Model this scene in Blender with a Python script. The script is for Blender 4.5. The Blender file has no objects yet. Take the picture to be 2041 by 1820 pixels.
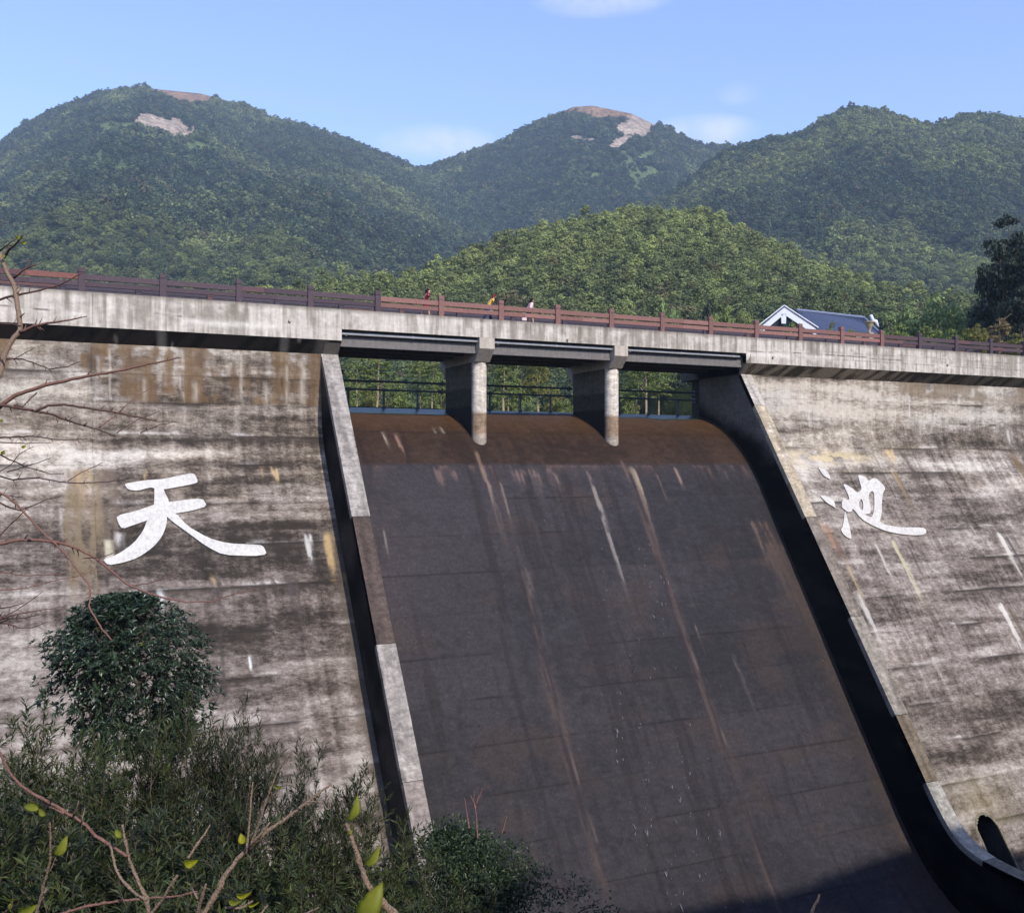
import bpy, bmesh, math, random
import numpy as np
from mathutils import Vector, Matrix

random.seed(7)
RNG = np.random.default_rng(11)
SC = bpy.context.scene
COL = SC.collection

# ------------------------------------------------------------------ camera, sky, sun, exposure
YAW = math.radians(25.8)
SA, CA = math.sin(YAW), math.cos(YAW)
F = 2000.0            # focal length in pixels of a 2041 px wide view
CX, HY = 1020.5, 924.0   # principal column and horizon row
cam_d = bpy.data.cameras.new("camera")
cam_d.sensor_width = 36.0
cam_d.lens = F / 2041.0 * 36.0
cam_d.shift_y = (HY - 910.0) / 2041.0
cam_d.clip_start, cam_d.clip_end = 0.1, 9000.0
cam = bpy.data.objects.new("camera", cam_d)
cam.location = (0, 0, 0)
cam.rotation_euler = (math.radians(90), 0, -YAW)
COL.objects.link(cam)
SC.camera = cam

SUN_EL, SUN_AZ = math.radians(38), math.radians(7)    # azimuth measured from -Y towards +X
sun_dir = Vector((math.sin(SUN_AZ) * math.cos(SUN_EL), -math.cos(SUN_AZ) * math.cos(SUN_EL), math.sin(SUN_EL)))
sl = bpy.data.lights.new("sun", 'SUN')
sl.energy, sl.angle, sl.color = 2.75, math.radians(0.53), (1.0, 0.95, 0.87)
so = bpy.data.objects.new("sun", sl)
so.rotation_euler = sun_dir.to_track_quat('Z', 'Y').to_euler()
so.location = (30, -60, 80)
COL.objects.link(so)

world = bpy.data.worlds.new("World")
SC.world = world
world.use_nodes = True
wn, wl = world.node_tree.nodes, world.node_tree.links
wn.clear()
w_out = wn.new('ShaderNodeOutputWorld')
w_bg = wn.new('ShaderNodeBackground')
w_sky = wn.new('ShaderNodeTexSky')
w_sky.sky_type = 'NISHITA'
w_sky.sun_disc = False
w_sky.sun_elevation = SUN_EL
w_sky.sun_rotation = math.pi - SUN_AZ      # towards -Y, slightly to +X
w_sky.altitude = 300
w_sky.air_density, w_sky.dust_density, w_sky.ozone_density = 1.0, 0.6, 1.0
w_bg.inputs['Strength'].default_value = 0.15
w_tc = wn.new('ShaderNodeTexCoord')

def wmath(op, a, b=None, c=None, clamp=False):
    n = wn.new('ShaderNodeMath'); n.operation = op; n.use_clamp = clamp
    for i, v in enumerate((a, b, c)):
        if v is None: continue
        if isinstance(v, (int, float)): n.inputs[i].default_value = v
        else: wl.new(v, n.inputs[i])
    return n.outputs[0]

w_noise = wn.new('ShaderNodeTexNoise')
w_noise.inputs['Scale'].default_value = 14; w_noise.inputs['Detail'].default_value = 7
w_noise.inputs['Roughness'].default_value = 0.6
wl.new(w_tc.outputs['Generated'], w_noise.inputs['Vector'])
total = None
for px, py, rx, ry, s in [(1200, 0, 150, 34, .75), (875, 284, 130, 36, 1.0), (1395, 266, 125, 38, .95),
                          (1472, 188, 46, 24, .38), (740, 300, 120, 50, .22), (1120, 330, 260, 60, .15)]:
    r_ = (px - CX) / F
    c_ = Vector((SA + r_ * CA, CA - r_ * SA, (HY - py) / F)); ln = c_.length; c_.normalize()
    R_ = Vector((CA, -SA, 0)); Fd = Vector((SA, CA, 0))
    sub = wn.new('ShaderNodeVectorMath'); sub.operation = 'SUBTRACT'
    wl.new(w_tc.outputs['Generated'], sub.inputs[0]); sub.inputs[1].default_value = c_
    acc = None
    for ax, sz in ((R_, rx / F / ln), (Fd, rx / F / ln), (Vector((0, 0, 1)), ry / F / ln)):
        dt = wn.new('ShaderNodeVectorMath'); dt.operation = 'DOT_PRODUCT'
        wl.new(sub.outputs[0], dt.inputs[0]); dt.inputs[1].default_value = ax
        q = wmath('DIVIDE', dt.outputs['Value'], sz)
        q = wmath('MULTIPLY', q, q)
        acc = q if acc is None else wmath('ADD', acc, q)
    m = wmath('SUBTRACT', 1.0, acc, clamp=True)
    m = wmath('MULTIPLY', m, s)
    total = m if total is None else wmath('ADD', total, m)
nz = wmath('MULTIPLY_ADD', w_noise.outputs['Fac'], 3.0, -1.0, clamp=True)
cm = wmath('MULTIPLY', total, nz, clamp=True)
w_mix = wn.new('ShaderNodeMix'); w_mix.data_type = 'RGBA'
wl.new(cm, w_mix.inputs['Factor'])
w_tint = wn.new('ShaderNodeMix'); w_tint.data_type = 'RGBA'; w_tint.blend_type = 'MULTIPLY'
w_tint.inputs['Factor'].default_value = 1.0
wl.new(w_sky.outputs[0], w_tint.inputs['A']); w_tint.inputs['B'].default_value = (1.02, 1.0, 1.2, 1)
wl.new(w_tint.outputs['Result'], w_mix.inputs['A'])
w_mix.inputs['B'].default_value = (3.9, 4.1, 4.6, 1)
wl.new(w_mix.outputs['Result'], w_bg.inputs['Color'])
wl.new(w_bg.outputs[0], w_out.inputs['Surface'])

SC.view_settings.view_transform = 'Standard'
SC.view_settings.look = 'None'
SC.view_settings.exposure = 0.75
SC.view_settings.gamma = 1.0
SC.view_settings.use_curve_mapping = False
SC.cycles.max_bounces = 6
SC.cycles.transparent_max_bounces = 6
SC.cycles.volume_bounces = 0

# ------------------------------------------------------------------ helpers
def srgb(r, g, b):
    return tuple(((c / 255.0) / 12.92 if c / 255.0 <= 0.04045 else ((c / 255.0 + 0.055) / 1.055) ** 2.4) for c in (r, g, b))
def S(*c): return np.array(srgb(*c))

def ray(x, y):
    r = (x - CX) / F
    return SA + r * CA, CA - r * SA, (HY - y) / F
def at(x, y, d):
    a, b, c = ray(x, y)
    return Vector((a * d, b * d, c * d))
def on_Y(x, y, Y):
    a, b, c = ray(x, y)
    d = Y / b
    return Vector((a * d, Y, c * d))
def proj(X, Y, Z):
    d = X * SA + Y * CA
    return CX + F * (X * CA - Y * SA) / d, HY - F * Z / d

_T = RNG.random((64, 256, 256))
def vnoise(x, y, seed=0):
    t = _T[seed % 64]
    xi = np.floor(x).astype(int); yi = np.floor(y).astype(int)
    fx = x - xi; fy = y - yi
    fx = fx * fx * (3 - 2 * fx); fy = fy * fy * (3 - 2 * fy)
    x0, x1, y0, y1 = xi & 255, (xi + 1) & 255, yi & 255, (yi + 1) & 255
    return (t[x0, y0] * (1 - fx) + t[x1, y0] * fx) * (1 - fy) + (t[x0, y1] * (1 - fx) + t[x1, y1] * fx) * fy
def fbm(x, y, octv=4, seed=0, gain=0.5):
    x = np.asarray(x, float); y = np.asarray(y, float)
    s, a, tot = 0, 1.0, 0
    for i in range(octv):
        s = s + a * vnoise(x * 2 ** i + 17.3 * i, y * 2 ** i + 9.1 * i, seed + i)
        tot += a; a *= gain
    return s / tot
def sst(a, b, x):
    t = np.clip((np.asarray(x) - a) / (b - a), 0, 1)
    return t * t * (3 - 2 * t)
def mixc(a, b, m):
    m = np.asarray(m)[..., None]
    return a * (1 - m) + b * m

def link(o, parent=None):
    COL.objects.link(o)
    if parent is not None: o.parent = parent
    return o
def tag(o, label=None, cat=None, group=None, kind=None):
    if label: o['label'] = label
    if cat: o['category'] = cat
    if group: o['group'] = group
    if kind: o['kind'] = kind
    return o
def empty(name, label, cat, loc=(0, 0, 0), group=None):
    o = bpy.data.objects.new(name, None); o.location = loc
    o.empty_display_size = 0.3
    COL.objects.link(o)
    return tag(o, label, cat, group)

def fast_mesh(name, V, Q, C=None, smooth=False):
    """V (n,3), Q (m,k) with k 3 or 4, C per vertex rgb."""
    V = np.asarray(V, np.float32); Q = np.asarray(Q, np.int32)
    me = bpy.data.meshes.new(name)
    me.vertices.add(len(V)); me.vertices.foreach_set('co', V.ravel())
    k = Q.shape[1]
    me.loops.add(Q.size); me.loops.foreach_set('vertex_index', Q.ravel())
    me.polygons.add(len(Q))
    me.polygons.foreach_set('loop_start', np.arange(0, Q.size, k, dtype=np.int32))
    me.polygons.foreach_set('loop_total', np.full(len(Q), k, np.int32))
    me.polygons.foreach_set('use_smooth', np.full(len(Q), bool(smooth)))
    me.update(calc_edges=True); me.validate()
    if C is not None: set_col(me, C)
    return me
def set_col(me, C):
    C = np.asarray(C, np.float32)
    if C.ndim == 1: C = np.tile(C, (len(me.vertices), 1))
    a = me.color_attributes.new('Col', 'FLOAT_COLOR', 'POINT')
    full = np.ones((len(me.vertices), 4), np.float32); full[:, :3] = C
    a.data.foreach_set('color', full.ravel())
def mobj(name, me, mat, parent=None):
    o = bpy.data.objects.new(name, me)
    if mat is not None:
        me.materials.clear(); me.materials.append(mat)
    return link(o, parent)
def grid_quads(n, m, flip=False):
    i = np.arange(n - 1)[:, None] * m + np.arange(m - 1)[None, :]
    q = np.stack([i, i + m, i + m + 1, i + 1], -1).reshape(-1, 4)
    return q[:, ::-1] if flip else q
def grid_mesh(name, P, C, flip=False, smooth=False, keep=None):
    n, m = P.shape[:2]
    q = grid_quads(n, m, flip)
    if keep is not None: q = q[keep.reshape(-1)]
    return fast_mesh(name, P.reshape(-1, 3), q, C.reshape(-1, 3), smooth)

class MB:
    """collects boxes, prisms and tubes into one mesh"""
    def __init__(s): s.v = []; s.f = []
    def add(s, vs, fs):
        b = len(s.v); s.v += [tuple(v) for v in vs]; s.f += [tuple(b + i for i in f) for f in fs]
    def box(s, x0, x1, y0, y1, z0, z1):
        s.add([(x, y, z) for z in (z0, z1) for y in (y0, y1) for x in (x0, x1)],
              [(0, 2, 3, 1), (4, 5, 7, 6), (0, 1, 5, 4), (2, 6, 7, 3), (0, 4, 6, 2), (1, 3, 7, 5)])
    def prism_x(s, poly, x0, x1):
        """poly: list of (Y,Z) counter-clockwise seen from +X"""
        n = len(poly)
        s.add([(x0, y, z) for y, z in poly] + [(x1, y, z) for y, z in poly],
              [tuple(range(n - 1, -1, -1)), tuple(range(n, 2 * n))] + [(i, (i + 1) % n, n + (i + 1) % n, n + i) for i in range(n)])
    def tube(s, pts, rad, seg=8, caps=True):
        pts = [Vector(p) for p in pts]
        if not hasattr(rad, '__len__'): rad = [rad] * len(pts)
        vs, fs = [], []
        up = None
        for i, p in enumerate(pts):
            t = (pts[min(i + 1, len(pts) - 1)] - pts[max(i - 1, 0)])
            if t.length < 1e-9: t = Vector((0, 0, 1))
            t.normalize()
            if up is None: up = t.orthogonal().normalized()
            up = (up - t * up.dot(t))
            if up.length < 1e-6: up = t.orthogonal()
            up.normalize(); sd = t.cross(up)
            for k in range(seg):
                a = 2 * math.pi * k / seg
                vs.append(p + (up * math.cos(a) + sd * math.sin(a)) * rad[i])
        for i in range(len(pts) - 1):
            for k in range(seg):
                a, b = i * seg + k, i * seg + (k + 1) % seg
                fs.append((a, b, b + seg, a + seg))
        if caps:
            fs.append(tuple(range(seg - 1, -1, -1)))
            o = (len(pts) - 1) * seg
            fs.append(tuple(range(o, o + seg)))
        s.add(vs, fs)
    def mesh(s, name, col=None, smooth=False, bevel=0):
        me = bpy.data.meshes.new(name); me.from_pydata(s.v, [], s.f); me.validate()
        if bevel:
            bm = bmesh.new(); bm.from_mesh(me)
            bmesh.ops.bevel(bm, geom=list(bm.edges), offset=bevel, segments=1, affect='EDGES', profile=.5)
            bm.to_mesh(me); bm.free()
        if smooth:
            for p in me.polygons: p.use_smooth = True
        if col is not None: set_col(me, col)
        return me
    def build(s, name, mat, parent=None, col=(.4, .4, .4), smooth=False, bevel=0):
        return mobj(name, s.mesh(name, col, smooth, bevel), mat, parent)

def new_mat(name):
    m = bpy.data.materials.new(name); m.use_nodes = True
    nt = m.node_tree; b = nt.nodes['Principled BSDF']
    return m, nt, b
def N(nt, t, **kw):
    n = nt.nodes.new(t)
    for k, v in kw.items(): setattr(n, k, v)
    return n
def MATH(nt, op, a, b=0.0, clamp=False):
    n = nt.nodes.new('ShaderNodeMath'); n.operation = op; n.use_clamp = clamp
    for i, v in enumerate((a, b)):
        if isinstance(v, (int, float)): n.inputs[i].default_value = v
        else: nt.links.new(v, n.inputs[i])
    return n.outputs[0]
def noise(nt, vec, scale, detail=6, rough=.6, dist=0):
    n = N(nt, 'ShaderNodeTexNoise')
    n.inputs['Scale'].default_value = scale; n.inputs['Detail'].default_value = detail
    n.inputs['Roughness'].default_value = rough; n.inputs['Distortion'].default_value = dist
    nt.links.new(vec, n.inputs['Vector']); return n.outputs['Fac']
def mapping(nt, src, sc):
    n = N(nt, 'ShaderNodeMapping'); n.inputs['Scale'].default_value = sc
    nt.links.new(src, n.inputs['Vector']); return n.outputs[0]
def mrange(nt, v, a, b, c, d):
    n = N(nt, 'ShaderNodeMapRange')
    for i, q in enumerate((a, b, c, d)): n.inputs[i + 1].default_value = q
    nt.links.new(v, n.inputs[0]); return n.outputs[0]
def scale_col(nt, col, fac):
    n = N(nt, 'ShaderNodeVectorMath', operation='SCALE')
    nt.links.new(col, n.inputs[0]); nt.links.new(fac, n.inputs['Scale']); return n.outputs[0]

def mat_concrete(name, rough=.9, fine=(.62, 1.3), streak=(.8, 1.18), bump=.5, spec=.25, grain=14, wet=None, crust=0, warm=(1.0, .99, .965)):
    m, nt, b = new_mat(name)
    at_ = N(nt, 'ShaderNodeAttribute', attribute_name='Col')
    geo = N(nt, 'ShaderNodeNewGeometry')
    pos = geo.outputs['Position']
    n1 = noise(nt, mapping(nt, pos, (.7, .7, 1.15)), grain * .35, 9, .72)
    n2 = noise(nt, mapping(nt, pos, (1, 1, .07)), 7, 4, .65)
    n3 = noise(nt, pos, grain * 2.2, 3, .7)
    f = MATH(nt, 'MULTIPLY', mrange(nt, n1, .32, .68, *fine), mrange(nt, n2, .3, .7, *streak))
    f = MATH(nt, 'MULTIPLY', f, mrange(nt, n3, .3, .7, .86, 1.12))
    if crust:
        n4 = noise(nt, mapping(nt, pos, (.8, .8, 2.4)), 1.9, 12, .78, .6)
        f = MATH(nt, 'MULTIPLY', f, mrange(nt, n4, .53, .565, 1.0, 1 + crust))
        f = MATH(nt, 'MULTIPLY', f, mrange(nt, n4, .455, .425, 1.0, 1 - crust * .9))
        n5 = noise(nt, mapping(nt, pos, (3.2, 3.2, .55)), 1.7, 10, .75, .3)
        f = MATH(nt, 'MULTIPLY', f, mrange(nt, n5, .42, .385, 1.0, 1 - crust))
    wm = N(nt, 'ShaderNodeVectorMath', operation='MULTIPLY'); nt.links.new(at_.outputs['Color'], wm.inputs[0]); wm.inputs[1].default_value = warm
    nt.links.new(scale_col(nt, wm.outputs[0], f), b.inputs['Base Color'])
    if wet:
        nt.links.new(mrange(nt, n1, .35, .65, *wet), b.inputs['Roughness'])
    else:
        b.inputs['Roughness'].default_value = rough
    b.inputs['Specular IOR Level'].default_value = spec
    bp = N(nt, 'ShaderNodeBump'); bp.inputs['Strength'].default_value = bump; bp.inputs['Distance'].default_value = .03
    hh = MATH(nt, 'ADD', n1, MATH(nt, 'MULTIPLY', n3, .35))
    nt.links.new(hh, bp.inputs['Height']); nt.links.new(bp.outputs[0], b.inputs['Normal'])
    return m
def mat_plain(name, col, rough=.7, spec=.4, metal=0, var=.15, scale=6, bump=0, attr=False):
    m, nt, b = new_mat(name)
    geo = N(nt, 'ShaderNodeNewGeometry')
    n1 = noise(nt, geo.outputs['Position'], scale, 6, .65)
    if attr: c = N(nt, 'ShaderNodeAttribute', attribute_name='Col').outputs['Color']
    else:
        rgb = N(nt, 'ShaderNodeRGB'); rgb.outputs[0].default_value = (*col, 1); c = rgb.outputs[0]
    nt.links.new(scale_col(nt, c, mrange(nt, n1, .3, .7, 1 - var, 1 + var)), b.inputs['Base Color'])
    b.inputs['Roughness'].default_value = rough; b.inputs['Specular IOR Level'].default_value = spec
    b.inputs['Metallic'].default_value = metal
    if bump:
        bp = N(nt, 'ShaderNodeBump'); bp.inputs['Strength'].default_value = bump; bp.inputs['Distance'].default_value = .01
        nt.links.new(n1, bp.inputs['Height']); nt.links.new(bp.outputs[0], b.inputs['Normal'])
    return m

def add_stains(m, field=False, flecks=0.0):
    nt = m.node_tree; b = nt.nodes['Principled BSDF']
    pos = N(nt, 'ShaderNodeNewGeometry').outputs['Position']
    lk = b.inputs['Base Color'].links[0]; col = lk.from_socket
    nr = noise(nt, mapping(nt, pos, (1, 1, .3)), 7.5, 10, .8, .2)
    nh = noise(nt, mapping(nt, pos, (.6, .6, 1.9)), 4.6, 12, .86, .4)
    if field:
        fa = N(nt, 'ShaderNodeAttribute', attribute_name='Fld').outputs['Fac']
        f = MATH(nt, 'ADD', fa, MATH(nt, 'MULTIPLY', MATH(nt, 'SUBTRACT', nh, .5), .85))
        f = MATH(nt, 'ADD', f, MATH(nt, 'MULTIPLY', MATH(nt, 'SUBTRACT', nr, .5), .30))
        cr = N(nt, 'ShaderNodeValToRGB'); e = cr.color_ramp
        stops = [(.31, srgb(54, 48, 43)), (.40, srgb(88, 80, 73)), (.46, srgb(116, 107, 99)), (.515, srgb(138, 129, 121)), (.57, srgb(156, 148, 140)), (.615, srgb(178, 172, 164)), (.70, srgb(200, 194, 186))]
        while len(e.elements) < len(stops): e.elements.new(.5)
        for el, (p_, c_) in zip(e.elements, stops): el.position = p_; el.color = (*c_, 1)
        nt.links.new(f, cr.inputs[0])
        mul = N(nt, 'ShaderNodeVectorMath', operation='MULTIPLY'); nt.links.new(cr.outputs[0], mul.inputs[0]); nt.links.new(col, mul.inputs[1]); col = mul.outputs[0]
    if flecks:
        nf = noise(nt, mapping(nt, pos, (1, 1, .8)), 7.5, 5, .85)
        col = scale_col(nt, col, mrange(nt, nf, .53, .62, 1.0, 1 + flecks))
        col = scale_col(nt, col, mrange(nt, nf, .47, .38, 1.0, 1 - flecks * .55))
    st = N(nt, 'ShaderNodeAttribute', attribute_name='Stn')
    a = st.outputs['Alpha']
    rg = MATH(nt, 'ADD', a, MATH(nt, 'MULTIPLY', MATH(nt, 'SUBTRACT', nr, .5), 1.5))
    rg = mrange(nt, rg, .34, .58, 0, 1)
    al = MATH(nt, 'ADD', MATH(nt, 'MULTIPLY', a, .55), MATH(nt, 'MULTIPLY', MATH(nt, 'MULTIPLY', rg, mrange(nt, a, 0, .5, 0, 1)), .34), True)
    mx = N(nt, 'ShaderNodeMix', data_type='RGBA'); nt.links.new(al, mx.inputs['Factor']); nt.links.new(col, mx.inputs['A'])
    nt.links.new(scale_col(nt, st.outputs['Color'], mrange(nt, nr, .3, .7, .8, 1.18)), mx.inputs['B'])
    nt.links.new(mx.outputs['Result'], b.inputs['Base Color'])
    return m
def set_stain(me, T, Fl=None):
    a = me.color_attributes.new('Stn', 'FLOAT_COLOR', 'POINT'); a.data.foreach_set('color', np.asarray(T, np.float32).ravel())
    if Fl is not None:
        f = me.attributes.new('Fld', 'FLOAT', 'POINT'); f.data.foreach_set('value', np.asarray(Fl, np.float32).ravel())
def ov(T, col, m):
    m = np.clip(np.asarray(m), 0, 1) * np.ones(T.shape[:-1]); a = T[..., 3]; na = m + a * (1 - m)
    out = np.empty_like(T); w = np.where(na > 1e-5, m / np.maximum(na, 1e-5), 0)[..., None]
    out[..., :3] = T[..., :3] * (1 - w) + np.asarray(col) * w; out[..., 3] = na
    return out

M_CON = mat_concrete('weathered_concrete', crust=.26, fine=(.66, 1.3))
M_FACE = add_stains(mat_concrete('stained_dam_concrete', fine=(.84, 1.14), streak=(.9, 1.08), bump=.5), field=True)
M_PAR = mat_concrete('parapet_concrete', crust=.05, fine=(.98, 1.28), streak=(.80, 1.16), bump=.35)
M_WET = mat_concrete('wet_spillway_concrete', warm=(1.06, 1.06, 1.06), crust=.16, fine=(.84, 1.18), streak=(.9, 1.1), bump=.5, spec=.13, grain=20, wet=(.5, .8))
add_stains(M_WET, flecks=.38)
M_SIDE = mat_concrete('damp_shaded_concrete', fine=(.7, 1.35), bump=.4, spec=.06)
# ------------------------------------------------------------------ the dam: profiles
Z_TOP, Z_PAR, Z_SOF = 8.1, 6.45, 5.77
Y_PAR, Y_WALL = 51.35, 52.05
SLP = 0.66
def Yf(Z):
    """downstream face of the non-overflow blocks"""
    Z = np.asarray(Z, float)
    t = np.clip((2.9 - Z) / 2.8, 0, 1)
    y = np.where(Z > 2.9, Y_WALL, Y_WALL - SLP * 2.8 * t * t / 2)
    return np.where(Z < .1, Y_WALL - SLP * 1.4 - SLP * (.1 - Z), y)
_sp = np.array([(59.8, 2.7), (58.6, 3.2), (57.4, 3.32), (56.5, 3.2), (55.0, 2.8), (53.4, 2.08), (52.0, 1.05), (50.8, -.2), (49.55, -2.0),
                (48.0, -4.55), (45, -9.2), (42, -13.85), (39, -18.5), (37.9, -20.0), (36.6, -21.4), (34.6, -22.5), (31.8, -22.95), (25, -23.0), (5, -23.0)])
def _smooth(p, it=2):
    for _ in range(it):
        q = [p[0]]
        for a, b in zip(p[:-1], p[1:]): q += [a * .75 + b * .25, a * .25 + b * .75]
        q.append(p[-1]); p = np.array(q)
    return p
SPROF = _smooth(_sp)
_sl = np.concatenate([[0], np.cumsum(np.hypot(*np.diff(SPROF, axis=0).T))])
def sprof(s): return np.interp(s, _sl, SPROF[:, 0]), np.interp(s, _sl, SPROF[:, 1])
def s_at_z(z):
    i = np.argmax(SPROF[:, 1])
    zz, ss = SPROF[i:, 1], _sl[i:]
    return np.interp(-z, -zz, ss)
def face_pt(x, y):
    """pixel of the photograph -> point on the downstream face"""
    a, b, c = ray(x, y)
    lo, hi = 20.0, 140.0
    for _ in range(50):
        d = (lo + hi) / 2
        if b * d > Yf(c * d): hi = d
        else: lo = d
    return a * d, b * d, c * d

XL, XR = 14.0, 42.45          # outer faces of the two training walls
XLi, XRi = 14.85, 41.6        # their inner faces
LJ = [5.77, 4.35, 2.97, 1.35, -.08, -1.95, -3.85, -5.7, -7.6, -9.45, -11.3, -13.2, -15.1, -17, -19, -21, -23.2]
RJ = [5.77, 4.3, 2.87, 1.05, -.62, -2.5, -4.4, -6.3, -8.2, -10.1, -12, -13.9, -15.8, -17.7, -19.6, -21.4, -23.2]

# ---- stains painted into vertex colours: weathering with its own place on the concrete
LIGHT, MID, DARK = S(205, 196, 188), S(152, 141, 132), S(98, 88, 79)
def streak(C, X, Z, px, py, length, w, col, st=.8, soft=.25, wob=.12, seed=3):
    X0, _, Z0 = face_pt(px, py)
    return streak_w(C, X, Z, X0, Z0, length, w, col, st, soft, wob, seed)
def streak_w(C, X, Z, X0, Z0, length, w, col, st=.8, soft=.25, wob=.12, seed=3):
    if X.min() - 1.5 * w - .3 > X0 or X.max() + 1.5 * w + .3 < X0 or Z.min() > Z0 + .1 or Z.max() < Z0 - length - .6: return C
    dz = Z0 - Z
    xx = X - X0 - wob * (fbm(Z * .8 + X0 * 3, Z * 0 + seed, 3, seed) - .5) * 2
    edge = w * (.7 + .6 * fbm(Z * 2.5 + X0, X * 3, 3, seed + 5)) * (1 - .45 * np.clip(dz / length, 0, 1))
    m = (1 - sst(.55, 1.15, np.abs(xx) / np.maximum(edge, 1e-3))) * sst(-.04, .06, dz) * (1 - sst(length * (1 - soft * 1.6), length, dz + .5 * (fbm(X * 6, Z * 1.2, 3, seed + 9) - .5)))
    m = m * (1 - .65 * np.clip(dz / length, 0, 1)) * (.5 + .8 * sst(.32, .6, fbm(X * 11, Z * .7, 3, seed + 11)))
    m = m * sst(-.02, .45, dz + .35 * (fbm(X * 7, Z * 0, 3, seed + 2) - .2))
    return ov(C, np.asarray(col) * .9, np.clip(m * st * .78, 0, 1))
def blob(px, py, ix, iy, rx, ry):
    return np.exp(-(((ix - px) / rx) ** 2 + ((iy - py) / ry) ** 2))

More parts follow.
